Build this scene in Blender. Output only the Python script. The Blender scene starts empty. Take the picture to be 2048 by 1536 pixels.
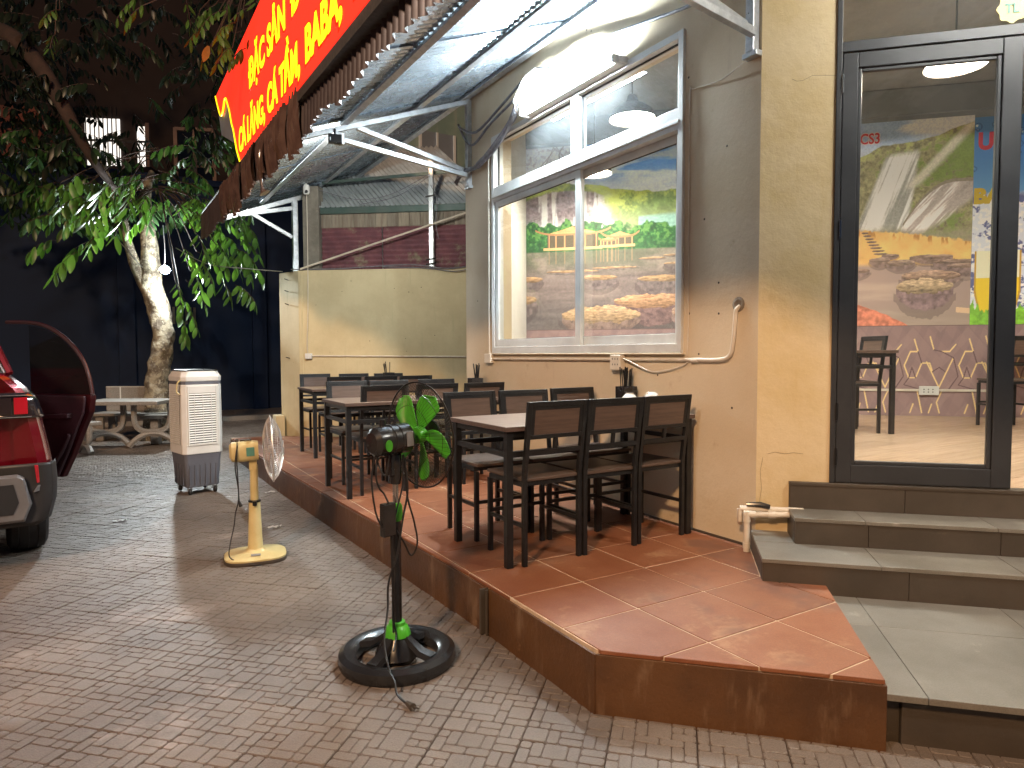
import bpy, math, random
import numpy as np
from mathutils import Vector, Matrix
random.seed(7); RNG = np.random.default_rng(5)
SC = bpy.context.scene
COL = SC.collection
PI = math.pi
R2 = math.sqrt(.5)
R = math.radians

# ------------------------------------------------------------------ camera
HP = 0.2466
CAM = Vector((-1.9812, -2.6313, 1.3804))
yaw, pitch, roll = R(30.9632), R(2.6487), R(-0.203)
fw = Vector((math.sin(yaw)*math.cos(pitch), math.cos(yaw)*math.cos(pitch), -math.sin(pitch)))
rt = Vector((math.cos(yaw), -math.sin(yaw), 0)); up = rt.cross(fw)
rt2 = rt*math.cos(roll) + up*math.sin(roll); up2 = -rt*math.sin(roll) + up*math.cos(roll)
cd = bpy.data.cameras.new("camera"); co = bpy.data.objects.new("camera", cd); COL.objects.link(co)
co.matrix_world = Matrix(((rt2.x, up2.x, -fw.x, CAM.x), (rt2.y, up2.y, -fw.y, CAM.y), (rt2.z, up2.z, -fw.z, CAM.z), (0, 0, 0, 1)))
cd.sensor_width = 36; cd.lens = 1339.4/2048*36; cd.clip_start = .05; cd.clip_end = 600
SC.camera = co

# ------------------------------------------------------------------ world (night sky)
W = bpy.data.worlds.new("World"); SC.world = W; W.use_nodes = True
bg = W.node_tree.nodes["Background"]
bg.inputs[0].default_value = (.33, .52, 1.0, 1); bg.inputs[1].default_value = .032
SC.view_settings.view_transform = 'Standard'; SC.view_settings.look = 'None'
SC.view_settings.exposure = .6; SC.view_settings.gamma = 1
SC.view_settings.use_curve_mapping = False
SC.cycles.use_denoising = True
SC.cycles.max_bounces = 7; SC.cycles.transparent_max_bounces = 16
SC.cycles.sample_clamp_indirect = 6

# street lamp behind the camera (warm), its pole is out of frame
LAMPS = dict(street=((-8.4, -6.4, 8.0), 3500, (1.0, .60, .31), .5),
             street2=((-5.2, -2.0, 6.2), 430, (1.0, .86, .78), .3))
def point_light(name, loc, power, col, rad):
    l = bpy.data.lights.new(name, 'POINT'); l.energy = power; l.color = col; l.shadow_soft_size = rad
    o = bpy.data.objects.new(name, l); o.location = loc; COL.objects.link(o); return o
for k, v in LAMPS.items(): point_light(k+'_light', *v)

# ------------------------------------------------------------------ materials
def nt(name):
    m = bpy.data.materials.new(name); m.use_nodes = True
    n = m.node_tree.nodes; return m, n, m.node_tree.links, n["Principled BSDF"]
def C4(c): return (c[0], c[1], c[2], 1)
def noise(n, l, co_, scale, detail=4, rough=.6, vec_scale=None):
    t = n.new('ShaderNodeTexNoise'); t.inputs['Scale'].default_value = scale; t.inputs['Detail'].default_value = detail
    t.inputs['Roughness'].default_value = rough
    if vec_scale:
        mp = n.new('ShaderNodeMapping'); mp.inputs['Scale'].default_value = vec_scale
        l.new(co_, mp.inputs[0]); l.new(mp.outputs[0], t.inputs['Vector'])
    else: l.new(co_, t.inputs['Vector'])
    return t.outputs['Fac']
def ramp(n, l, fac, a, b):
    r = n.new('ShaderNodeMapRange'); r.inputs[1].default_value = a; r.inputs[2].default_value = b; r.interpolation_type = 'SMOOTHSTEP'
    l.new(fac, r.inputs[0]); return r.outputs[0]
def mixc(n, l, fac, a, b, mode='MIX'):
    m = n.new('ShaderNodeMix'); m.data_type = 'RGBA'; m.blend_type = mode
    for i, v in ((0, fac), (6, a), (7, b)):
        if hasattr(v, 'links'): l.new(v, m.inputs[i])
        elif isinstance(v, (int, float)): m.inputs[i].default_value = v
        else: m.inputs[i].default_value = C4(v)
    return m.outputs[2]
def pm(name, c, c2=None, rough=.6, metal=0., nscale=3., lo=.35, hi=.65, spots=None, bump=0., bscale=60., rvar=0., vec=None,
       coord='Object', coat=0., fine=0., rand=0., spec=.5, streak=None):
    """general worn surface: two tones blended by noise, optional stains, per-object tone shift, grain, bump"""
    m, n, l, p = nt(name)
    tc = n.new('ShaderNodeTexCoord').outputs[coord] if coord != 'World' else n.new('ShaderNodeNewGeometry').outputs['Position']
    c2 = c2 or tuple(x*.82 for x in c)
    col = mixc(n, l, ramp(n, l, noise(n, l, tc, nscale, 5, .62, vec), lo, hi), c, c2)
    if fine:
        f = noise(n, l, tc, 180, 3, .7)
        col = mixc(n, l, ramp(n, l, f, .3, .7), col, mixc(n, l, 1, col, (1-fine,)*3, 'MULTIPLY'))
    if spots:
        sc_, s_lo, s_hi, scol = spots
        col = mixc(n, l, ramp(n, l, noise(n, l, tc, sc_, 6, .7), s_lo, s_hi), col, scol)
    if streak:
        ssc, vsc, s_lo, s_hi, scol = streak
        col = mixc(n, l, ramp(n, l, noise(n, l, tc, ssc, 4, .6, vsc), s_lo, s_hi), col, scol)
    if rand:
        oi = n.new('ShaderNodeObjectInfo').outputs['Random']
        col = mixc(n, l, oi, col, mixc(n, l, 1, col, (1-rand, 1-rand*.95, 1-rand*.85), 'MULTIPLY'))
    l.new(col, p.inputs['Base Color']) if hasattr(col, 'links') else None
    p.inputs['Metallic'].default_value = metal; p.inputs['Specular IOR Level'].default_value = spec
    if rvar:
        mr = n.new('ShaderNodeMapRange'); mr.inputs[3].default_value = rough-rvar; mr.inputs[4].default_value = rough+rvar
        l.new(noise(n, l, tc, nscale*3, 4), mr.inputs[0]); l.new(mr.outputs[0], p.inputs['Roughness'])
    else: p.inputs['Roughness'].default_value = rough
    if coat: p.inputs['Coat Weight'].default_value = coat; p.inputs['Coat Roughness'].default_value = .06
    if bump:
        b = n.new('ShaderNodeBump'); b.inputs['Strength'].default_value = min(1, bump); b.inputs['Distance'].default_value = .004 if bump <= 1 else .004*bump
        l.new(noise(n, l, tc, bscale, 5, .65), b.inputs['Height']); l.new(b.outputs[0], p.inputs['Normal'])
    return m
def emis(name, c, s):
    m, n, l, p = nt(name); p.inputs['Base Color'].default_value = C4(c)
    p.inputs['Emission Color'].default_value = C4(c); p.inputs['Emission Strength'].default_value = s; return m
def glassmat(name, tint=(.93, .96, .96), refl=.06, haze=0.):
    m, n, l, p = nt(name); n.remove(p); out = [x for x in n if x.type == 'OUTPUT_MATERIAL'][0]
    t = n.new('ShaderNodeBsdfTransparent'); t.inputs[0].default_value = C4(tint)
    g = n.new('ShaderNodeBsdfGlossy'); g.inputs['Roughness'].default_value = .02
    lw = n.new('ShaderNodeFresnel'); 
    ge = n.new('ShaderNodeNewGeometry'); mi_ = n.new('ShaderNodeMapRange'); mi_.inputs[3].default_value = 1.45; mi_.inputs[4].default_value = 1/1.45
    l.new(ge.outputs['Backfacing'], mi_.inputs[0]); l.new(mi_.outputs[0], lw.inputs[0])
    ma = n.new('ShaderNodeMath'); ma.operation = 'ADD'; ma.inputs[1].default_value = refl; l.new(lw.outputs[0], ma.inputs[0])
    mx = n.new('ShaderNodeMixShader'); l.new(ma.outputs[0], mx.inputs[0]); l.new(t.outputs[0], mx.inputs[1]); l.new(g.outputs[0], mx.inputs[2])
    last = mx.outputs[0]
    if haze:
        d = n.new('ShaderNodeBsdfDiffuse'); d.inputs[0].default_value = (.7, .75, .78, 1)
        tc = n.new('ShaderNodeTexCoord').outputs['Object']
        mm = n.new('ShaderNodeMath'); mm.operation = 'MULTIPLY'; mm.inputs[1].default_value = haze
        l.new(noise(n, l, tc, 2.5, 4), mm.inputs[0])
        m2 = n.new('ShaderNodeMixShader'); l.new(mm.outputs[0], m2.inputs[0]); l.new(last, m2.inputs[1]); l.new(d.outputs[0], m2.inputs[2]); last = m2.outputs[0]
    l.new(last, out.inputs[0]); return m
def wood(name, c, c2, sc=(2, 40, 40), rough=.45, rand=.15):
    m, n, l, p = nt(name); tc = n.new('ShaderNodeTexCoord').outputs['Object']
    f = noise(n, l, tc, 1.6, 6, .65, sc)
    col = mixc(n, l, ramp(n, l, f, .33, .67), c, c2)
    oi = n.new('ShaderNodeObjectInfo').outputs['Random']
    col = mixc(n, l, oi, col, mixc(n, l, 1, col, (1-rand,)*3, 'MULTIPLY'))
    l.new(col, p.inputs['Base Color']); p.inputs['Roughness'].default_value = rough
    b = n.new('ShaderNodeBump'); b.inputs['Strength'].default_value = .15; b.inputs['Distance'].default_value = .002
    l.new(f, b.inputs['Height']); l.new(b.outputs[0], p.inputs['Normal']); return m

M = {}
M['wall'] = pm('cream_wall_paint', (.62, .53, .39), (.56, .46, .31), .75, nscale=1.1, bump=.6, bscale=14, spots=(6, .60, .76, (.46, .36, .24)), fine=.08, streak=(3, (6, 6, .5), .62, .85, (.45, .36, .26)))
M['pillar'] = pm('yellow_wall_paint', (.62, .50, .31), (.54, .41, .21), .75, nscale=1.6, bump=1.4, bscale=11, spots=(7, .64, .8, (.60, .48, .30)), fine=.06, streak=(2, (5, 5, .6), .6, .85, (.47, .33, .14)))
M['rearwall'] = pm('old_yellow_wall_paint', (.62, .53, .33), (.54, .45, .27), .8, nscale=1.8, bump=.5, bscale=20, spots=(14, .66, .74, (.30, .25, .17)), fine=.08, streak=(3, (5, 5, .5), .58, .8, (.48, .42, .25)))
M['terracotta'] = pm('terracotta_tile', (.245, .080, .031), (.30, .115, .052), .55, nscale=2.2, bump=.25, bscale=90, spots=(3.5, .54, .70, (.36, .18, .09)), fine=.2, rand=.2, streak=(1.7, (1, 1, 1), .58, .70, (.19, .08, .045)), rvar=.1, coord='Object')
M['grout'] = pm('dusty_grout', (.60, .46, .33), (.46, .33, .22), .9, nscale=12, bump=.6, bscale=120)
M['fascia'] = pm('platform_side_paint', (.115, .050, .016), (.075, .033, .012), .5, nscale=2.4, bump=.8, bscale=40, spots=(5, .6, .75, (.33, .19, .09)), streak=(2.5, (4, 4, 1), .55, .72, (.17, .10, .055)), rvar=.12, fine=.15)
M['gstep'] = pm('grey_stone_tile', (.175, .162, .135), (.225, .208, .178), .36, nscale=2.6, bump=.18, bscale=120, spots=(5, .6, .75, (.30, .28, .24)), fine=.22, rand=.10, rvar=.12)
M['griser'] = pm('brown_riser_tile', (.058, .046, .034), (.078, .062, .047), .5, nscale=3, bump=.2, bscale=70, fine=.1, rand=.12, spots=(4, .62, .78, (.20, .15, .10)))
M['paver'] = pm('concrete_paver', (.275, .228, .19), (.18, .145, .12), .38, nscale=1.1, coord='World', bump=.9, bscale=170, fine=.30, spots=(1.3, .55, .70, (.35, .29, .25)), streak=(.8, (1, 1, 1), .60, .70, (.17, .12, .09)), rand=.17, rvar=.14)
M['paverbase'] = pm('paver_joint_dirt', (.095, .07, .055), (.15, .115, .092), .9, nscale=6, coord='World', spots=(1.6, .50, .64, (.27, .225, .195)), bump=.8, bscale=90)
M['asphalt'] = pm('dark_road_surface', (.10, .055, .04), (.16, .08, .055), .85, nscale=.5, bump=.8, bscale=30)
M['alu'] = pm('silver_aluminium', (.66, .67, .65), (.57, .58, .57), .42, .15, nscale=5, fine=.05, rvar=.08, spots=(8, .7, .8, (.3, .29, .27)))
M['galv'] = pm('galvanised_steel', (.62, .65, .68), (.46, .49, .52), .32, .75, nscale=14, fine=.12, rvar=.1, bump=.15, spots=(5, .66, .78, (.30, .28, .27)))
M['roofsheet'] = pm('galvanised_roof_sheet', (.46, .52, .58), (.34, .40, .45), .27, .75, nscale=3, fine=.05, rvar=.08, spots=(2.5, .66, .8, (.40, .40, .42)), rand=.12)
M['shedsheet'] = pm('weathered_zinc_sheet', (.52, .56, .58), (.40, .44, .46), .42, .25, nscale=4, fine=.1, spots=(4, .6, .75, (.28, .29, .29)))
M['brownmetal'] = pm('brown_painted_sheet', (.058, .044, .042), (.082, .062, .058), .38, .2, nscale=5, rvar=.1, fine=.1, rand=.1)
M['tarp'] = pm('brown_plastic_tarpaulin', (.06, .034, .024), (.095, .058, .042), .16, nscale=8, bump=.4, bscale=14, spec=.8)
M['black'] = pm('black_door_metal', (.040, .042, .046), (.05, .052, .056), .38, .3, nscale=4, rvar=.07, fine=.1)
M['dark'] = pm('black_steel', (.018, .019, .021), (.028, .028, .029), .36, .4, nscale=9, rvar=.08, fine=.15, bump=.12, bscale=200)
M['rubber'] = pm('black_rubber', (.018, .018, .018), None, .7, nscale=9, fine=.2)
M['bplast'] = pm('black_plastic', (.014, .014, .015), (.022, .022, .023), .24, nscale=6, rvar=.07, spots=(6, .66, .8, (.05, .045, .04)))
M['pvc'] = pm('cream_plastic', (.66, .60, .50), (.58, .52, .43), .45, nscale=9)
M['white'] = pm('white_plastic', (.72, .72, .70), (.64, .64, .62), .4, nscale=6, fine=.04)
M['green'] = pm('green_translucent_plastic', (.075, .42, .03), (.06, .34, .025), .28, nscale=6)
M['cable'] = pm('black_cable', (.015, .014, .014), None, .5)
M['graycable'] = pm('grey_cable', (.20, .20, .22), (.13, .13, .15), .55, nscale=20)
M['tabletop'] = wood('table_laminate', (.30, .215, .165), (.22, .15, .115), (2.2, 30, 30), .36)
M['seatwood'] = wood('chair_laminate', (.115, .078, .060), (.08, .054, .042), (3, 38, 38), .42)
M['backwood'] = wood('chair_back_laminate', (.125, .080, .060), (.082, .053, .040), (2.5, 38, 38), .42)
M['edgewood'] = wood('table_edge_band', (.11, .07, .055), (.08, .052, .04), (3, 30, 30), .45)
M['plank'] = wood('pale_floor_plank', (.56, .41, .28), (.46, .32, .21), (1.5, 26, 26), .25, .2)
M['glass'] = glassmat('window_glass', (.95, .97, .97), .02, .04)
M['doorglass'] = glassmat('door_glass', (.96, .97, .96), .0, .02)
M['iwall'] = pm('grey_interior_wall', (.24, .27, .31), (.20, .23, .26), .7, nscale=2, bump=.2, bscale=30)
M['iceil'] = pm('interior_ceiling_paint', (.30, .32, .34), None, .8, nscale=2)
M['iwhite'] = pm('white_interior_paint', (.72, .72, .68), (.66, .66, .62), .6, nscale=2)
M['concrete'] = pm('bare_concrete', (.25, .23, .19), (.17, .155, .13), .85, nscale=5, bump=1, bscale=30, spots=(6, .58, .72, (.33, .27, .2)), fine=.15)
M['maroon'] = pm('maroon_roof_sheet', (.24, .10, .115), (.16, .07, .085), .5, .1, nscale=6, spots=(3.2, .54, .66, (.26, .23, .16)), fine=.2)
M['greenbeam'] = pm('green_painted_steel', (.045, .085, .075), (.07, .10, .09), .5, .2, nscale=6)
M['boards'] = pm('weathered_board', (.30, .26, .20), (.20, .16, .12), .85, nscale=2, vec=(12, 12, 1.2), bump=.5, bscale=40, rand=.3)
M['palegreen'] = pm('pale_green_house_paint', (.26, .36, .30), (.20, .29, .25), .8, nscale=2, streak=(2, (4, 4, .5), .5, .8, (.33, .36, .32)))
M['granite'] = pm('speckled_granite', (.34, .31, .28), (.27, .25, .22), .5, nscale=60, lo=.4, hi=.6, fine=.3, spots=(2.5, .55, .75, (.42, .33, .27)))
M['bark'] = pm('pale_knobbly_bark', (.36, .31, .22), (.13, .10, .07), .85, nscale=9, lo=.42, hi=.58, bump=8, bscale=11, spots=(18, .56, .66, (.54, .49, .37)))
M['darkbark'] = pm('dark_bark', (.06, .038, .032), (.04, .028, .024), .9, nscale=6, bump=2, bscale=14)
M['redwall'] = pm('red_house_paint', (.33, .11, .075), (.25, .085, .06), .8, nscale=.5)
M['housewall'] = pm('brown_house_paint', (.05, .033, .028), (.035, .025, .022), .8, nscale=.4)
M['shutter'] = pm('pale_window_frame', (.45, .30, .23), None, .6)
M['windark'] = pm('unlit_window_glass', (.015, .018, .022), None, .12)
M['litcurtain'] = emis('lit_curtain', (1.0, .95, .88), .9)
M['carred'] = pm('dark_red_car_paint', (.17, .004, .014), (.15, .004, .012), .25, .4, nscale=2, coat=1)
M['cladding'] = pm('dark_grey_car_cladding', (.020, .021, .023), None, .5, nscale=8, fine=.1)
M['skid'] = pm('silver_skid_plate', (.22, .22, .225), None, .38, .4)
M['chrome'] = pm('chrome_trim', (.7, .7, .7), None, .15, 1)
M['carglass'] = pm('tinted_car_glass', (.01, .011, .013), None, .06, 0, spec=.8)
M['jamb'] = pm('shaded_red_door_paint', (.045, .003, .006), None, .4, .3)  # car paint darkened: shade on the open door put into its colour
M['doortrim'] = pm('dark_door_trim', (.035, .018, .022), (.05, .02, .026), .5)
M['taillens'] = pm('red_tail_lamp_lens', (.42, .012, .025), None, .12, coat=1)
M['taildark'] = pm('smoked_tail_lamp_lens', (.025, .02, .022), None, .1, coat=1)
M['taillit'] = emis('lit_tail_lamp', (1.0, .30, .06), 1.1)
M['coolwhite'] = pm('light_grey_cooler_plastic', (.72, .72, .69), (.66, .66, .63), .42, nscale=4)
M['coolgrey'] = pm('slate_grey_cooler_plastic', (.125, .13, .155), (.105, .11, .13), .45, nscale=4)
M['yellowplast'] = pm('aged_cream_fan_plastic', (.63, .52, .26), (.55, .44, .20), .38, nscale=5, spots=(9, .64, .8, (.40, .29, .13)))
M['wire'] = pm('white_wire_grille', (.62, .58, .55), None, .35, .4)
M['dwire'] = pm('dark_wire_grille', (.02, .018, .017), (.05, .035, .03), .35, .6, nscale=4)
M['paper'] = pm('white_tissue', (.75, .74, .72), None, .9)
M['porcelain'] = pm('white_porcelain', (.72, .72, .68), None, .12, coat=.5)
M['signred'] = emis('backlit_red_sign_face', (.93, .030, .012), .85)
M['signyellow'] = emis('yellow_sign_lettering', (.98, .80, .01), .95)
M['signedge'] = emis('red_letter_outline', (.55, .02, .0), .5)
M['signside'] = pm('grey_sign_casing', (.32, .32, .34), (.25, .25, .27), .5, .3)
M['signdark'] = pm('dark_sign_frame', (.05, .045, .04), (.08, .07, .06), .6, .2, nscale=30)
M['tube'] = emis('glowing_fluorescent_tube', (.82, .94, 1.0), 720)
M['spot'] = emis('glowing_fill_light', (.98, .97, .88), 6500)  # emission of the added fill on the awning bracket
M['tube2'] = emis('glowing_neutral_tube', (1.0, .97, .88), 540)
M['bulb'] = emis('glowing_lamp_disc', (1.0, .88, .72), 145)
M['flood'] = emis('glowing_floodlight_lens', (.88, .97, 1.0), 2600)
M['redprint'] = pm('red_printed_letters', (.62, .03, .05), None, .6)
M['whiteprint'] = pm('white_letter_outline', (.80, .74, .76), None, .6)
M['yellowprint'] = pm('yellow_printed_letters', (.75, .55, .04), None, .6)
M['stickery'] = pm('yellow_sticker', (.68, .60, .20), (.60, .52, .2), .5, nscale=30)
M['stickerg'] = pm('green_sticker_letters', (.10, .28, .22), None, .5)

def leafmat(name, c, c2):
    m, n, l, p = nt(name); oi = n.new('ShaderNodeTexCoord').outputs['Object']
    col = mixc(n, l, ramp(n, l, noise(n, l, oi, 2.3, 3), .35, .65), c, c2); l.new(col, p.inputs['Base Color'])
    p.inputs['Roughness'].default_value = .38
    out = [x for x in n if x.type == 'OUTPUT_MATERIAL'][0]
    tr = n.new('ShaderNodeBsdfTranslucent'); l.new(mixc(n, l, 1, col, (1.3, 1.5, .6), 'MULTIPLY'), tr.inputs[0])
    mx = n.new('ShaderNodeMixShader'); mx.inputs[0].default_value = .28
    l.new(p.outputs[0], mx.inputs[1]); l.new(tr.outputs[0], mx.inputs[2]); l.new(mx.outputs[0], out.inputs[0]); return m
M['leaf'] = leafmat('glossy_green_leaf', (.042, .10, .022), (.068, .135, .03))
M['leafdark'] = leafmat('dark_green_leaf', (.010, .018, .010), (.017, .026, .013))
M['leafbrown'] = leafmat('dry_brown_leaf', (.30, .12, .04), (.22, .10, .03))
M['leafmid'] = leafmat('shaded_green_leaf', (.03, .075, .022), (.045, .10, .03))  # darker leaf copy: canopy out of the lamp's reach, shade in the colour
M['navy'] = pm('haze_tinted_wall', (.009, .026, .075), (.008, .022, .062), .8, nscale=.4)  # bluish lens haze put into the wall colour
def attrmat(name, rough=.6):
    m, n, l, p = nt(name); a = n.new('ShaderNodeAttribute'); a.attribute_name = 'print'
    l.new(a.outputs['Color'], p.inputs['Base Color']); p.inputs['Roughness'].default_value = rough; return m
M['print'] = attrmat('printed_wall_mural', .5)

# ------------------------------------------------------------------ mesh helpers
class MB:
    def __init__(s, T=None): s.v = []; s.f = []; s.mi = []; s.T = T; s.cur = 0
    def add(s, vs, fs):
        b = len(s.v)
        s.v += [tuple(s.T @ Vector(p)) if s.T else tuple(p) for p in vs]
        s.f += [tuple(b+i for i in f) for f in fs]; s.mi += [s.cur]*len(fs); return s
    def box(s, a, b):
        x0, x1 = sorted((a[0], b[0])); y0, y1 = sorted((a[1], b[1])); z0, z1 = sorted((a[2], b[2]))
        return s.add([(x0, y0, z0), (x1, y0, z0), (x1, y1, z0), (x0, y1, z0), (x0, y0, z1), (x1, y0, z1), (x1, y1, z1), (x0, y1, z1)],
                     [(0, 3, 2, 1), (4, 5, 6, 7), (0, 1, 5, 4), (1, 2, 6, 5), (2, 3, 7, 6), (3, 0, 4, 7)])
    def cbox(s, c, d): return s.box([c[i]-d[i]/2 for i in range(3)], [c[i]+d[i]/2 for i in range(3)])
    def beam(s, p, q, w, h, upv=(0, 0, 1)):
        p = Vector(p); q = Vector(q); d = (q-p).normalized(); u = Vector(upv)
        x = d.cross(u)
        if x.length < 1e-4: x = d.cross(Vector((1, 0, 0)))
        x.normalize(); y = x.cross(d).normalized(); x *= w/2; y *= h/2
        vs = [p-x-y, p+x-y, p+x+y, p-x+y, q-x-y, q+x-y, q+x+y, q-x+y]
        return s.add(vs, [(0, 3, 2, 1), (4, 5, 6, 7), (0, 1, 5, 4), (1, 2, 6, 5), (2, 3, 7, 6), (3, 0, 4, 7)])
    def prism(s, poly, z0, z1):
        n = len(poly)
        a = sum(poly[i][0]*poly[(i+1) % n][1]-poly[(i+1) % n][0]*poly[i][1] for i in range(n))
        if a < 0: poly = poly[::-1]
        vs = [(x, y, z0) for x, y in poly]+[(x, y, z1) for x, y in poly]
        fs = [tuple(range(n))[::-1], tuple(range(n, 2*n))]+[(i, (i+1) % n, n+(i+1) % n, n+i) for i in range(n)]
        return s.add(vs, fs)
    def extr(s, poly3, vec):
        n = len(poly3); v = Vector(vec); P = [Vector(p) for p in poly3]
        return s.add(P+[p+v for p in P], [tuple(range(n))[::-1], tuple(range(n, 2*n))]+[(i, (i+1) % n, n+(i+1) % n, n+i) for i in range(n)])
    def tube(s, pts, r, n=8, closed=False, caps=True):
        P = [Vector(p) for p in pts]; rs = r if isinstance(r, (list, tuple)) else [r]*len(P); m = len(P)
        prev = None; vs = []
        for i, p in enumerate(P):
            t = (P[(i+1) % m]-P[i-1]) if closed else (P[min(i+1, m-1)]-P[max(i-1, 0)])
            t = t.normalized() if t.length > 1e-9 else Vector((0, 0, 1))
            if prev is None:
                a = t.orthogonal().normalized()
            else:
                a = prev-t*prev.dot(t); a = a.normalized() if a.length > 1e-6 else t.orthogonal().normalized()
            prev = a; b = t.cross(a)
            vs += [p+(a*math.cos(2*PI*k/n)+b*math.sin(2*PI*k/n))*rs[i] for k in range(n)]
        fs = []
        for i in range(m if closed else m-1):
            j = (i+1) % m
            fs += [(i*n+k, i*n+(k+1) % n, j*n+(k+1) % n, j*n+k) for k in range(n)]
        if caps and not closed: fs += [tuple(range(n))[::-1], tuple((m-1)*n+k for k in range(n))]
        return s.add(vs, fs)
    def lathe(s, prof, n=24, c=(0, 0, 0), axis='Z', sx=1, sy=1, cap=True):
        vs = []; fs = []
        for r_, z_ in prof:
            for k in range(n):
                a = 2*PI*k/n; x, y = r_*math.cos(a)*sx, r_*math.sin(a)*sy
                q = {'Z': (x, y, z_), 'X': (z_, x, y), 'Y': (x, z_, y)}[axis]
                vs.append((q[0]+c[0], q[1]+c[1], q[2]+c[2]))
        m = len(prof)
        for i in range(m-1): fs += [(i*n+k, i*n+(k+1) % n, (i+1)*n+(k+1) % n, (i+1)*n+k) for k in range(n)]
        if cap and prof[0][0] > 1e-6: fs.append(tuple(range(n))[::-1])
        if cap and prof[-1][0] > 1e-6: fs.append(tuple((m-1)*n+k for k in range(n)))
        return s.add(vs, fs)
    def loft(s, rings, caps=True):
        n = len(rings[0]); vs = [p for r_ in rings for p in r_]; fs = []
        for i in range(len(rings)-1): fs += [(i*n+k, i*n+(k+1) % n, (i+1)*n+(k+1) % n, (i+1)*n+k) for k in range(n)]
        if caps: fs += [tuple(range(n))[::-1], tuple((len(rings)-1)*n+k for k in range(n))]
        return s.add(vs, fs)
def obj(name, mb, mat, parent=None, smooth=False, bevel=0., mats=None, **props):
    me = bpy.data.meshes.new(name); me.from_pydata(mb.v, [], mb.f)
    for m_ in (mats or [mat]): me.materials.append(M[m_] if isinstance(m_, str) else m_)
    if mats: me.polygons.foreach_set('material_index', mb.mi)
    if smooth:
        me.polygons.foreach_set('use_smooth', [True]*len(me.polygons)); me.set_sharp_from_angle(angle=R(38))
    me.update()
    o = bpy.data.objects.new(name, me); COL.objects.link(o)
    if parent is not None: o.parent = parent
    if bevel:
        b = o.modifiers.new('edge', 'BEVEL'); b.width = bevel; b.segments = 2; b.limit_method = 'ANGLE'; b.angle_limit = R(40); b.harden_normals = False
    for k, v in props.items(): o[k] = v
    return o
def thing(name, label, cat, loc=(0, 0, 0), rz=0, group=None, kind=None):
    o = bpy.data.objects.new(name, None); COL.objects.link(o); o.location = loc; o.rotation_euler = (0, 0, rz)
    o.empty_display_size = .1
    if label: o['label'] = label
    if cat: o['category'] = cat
    if group: o['group'] = group
    if kind: o['kind'] = kind
    return o
def copy_tree(o, parent=None):
    c = o.copy(); COL.objects.link(c)
    if parent is not None: c.parent = parent
    for ch in list(o.children): copy_tree(ch, c)
    return c
def inst(name, src, parent, M4):
    o = bpy.data.objects.new(name, src); COL.objects.link(o); o.parent = parent; o.matrix_local = M4; return o
def smoothpts(pts, k=6):
    P = [Vector(p) for p in pts]; out = []
    for i in range(len(P)-1):
        a, b, c, d = P[max(i-1, 0)], P[i], P[i+1], P[min(i+2, len(P)-1)]
        for j in range(k):
            t = j/k; out.append(.5*((2*b)+(c-a)*t+(2*a-5*b+4*c-d)*t*t+(3*b-a-3*c+d)*t**3))
    out.append(P[-1]); return out
def text_mesh(s_, size, bold=.0):
    cu = bpy.data.curves.new('lettering', 'FONT'); cu.body = s_; cu.size = size; cu.offset = bold; cu.fill_mode = 'BOTH'; cu.extrude = .001
    cu.resolution_u = 4
    o = bpy.data.objects.new('tmp_text', cu); COL.objects.link(o)
    bpy.context.view_layer.update()
    me = bpy.data.meshes.new_from_object(o.evaluated_get(bpy.context.evaluated_depsgraph_get()))
    bpy.data.objects.remove(o); bpy.data.curves.remove(cu); return me
def text_obj(name, s_, size, mat, parent, origin, ux_, uy_, bold=0., sx=1., lift=0., fit=None):
    me = text_mesh(s_, size, bold)
    if fit: xs = [v.co.x for v in me.vertices]; sx = fit/(max(xs)-min(xs))
    me.materials.clear(); me.materials.append(M[mat])
    X = Vector(ux_).normalized(); Y = Vector(uy_).normalized(); Z = X.cross(Y)
    O = Vector(origin)+Z*lift
    T = Matrix(((X.x*sx, Y.x, Z.x, O.x), (X.y*sx, Y.y, Z.y, O.y), (X.z*sx, Y.z, Z.z, O.z), (0, 0, 0, 1)))
    me.transform(T); o = bpy.data.objects.new(name, me); COL.objects.link(o); o.parent = parent; return o
def clip(poly, inside_edges):
    """clip a convex polygon by half planes (point, normal pointing inside)"""
    for (px, py), (nx, ny) in inside_edges:
        out = []
        for i in range(len(poly)):
            a, b = poly[i], poly[(i+1) % len(poly)]
            da = (a[0]-px)*nx+(a[1]-py)*ny; db = (b[0]-px)*nx+(b[1]-py)*ny
            if da >= 0: out.append(a)
            if da*db < 0:
                t = da/(da-db); out.append((a[0]+(b[0]-a[0])*t, a[1]+(b[1]-a[1])*t))
        poly = out
        if len(poly) < 3: return []
    return poly
def area(p): return abs(sum(p[i][0]*p[(i+1) % len(p)][1]-p[(i+1) % len(p)][0]*p[i][1] for i in range(len(p))))/2
def px(P):
    d = Vector(P)-CAM; z = d.dot(fw)
    if z < .05: return None
    return (1024+1339.4*d.dot(rt2)/z, 768-1339.4*d.dot(up2)/z, z)
def rotz(a): return Matrix.Rotation(a, 4, 'Z')
def TR(x, y, z, a=0): return Matrix.Translation((x, y, z)) @ rotz(a)
# ================================================================== SETTING
# ground sheet
g = MB(); g.add([(-120, -60, -.05), (120, -60, -.05), (120, 200, -.05), (-120, 200, -.05)], [(0, 1, 2, 3)])
obj('ground', g, 'asphalt', kind='structure')
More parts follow.
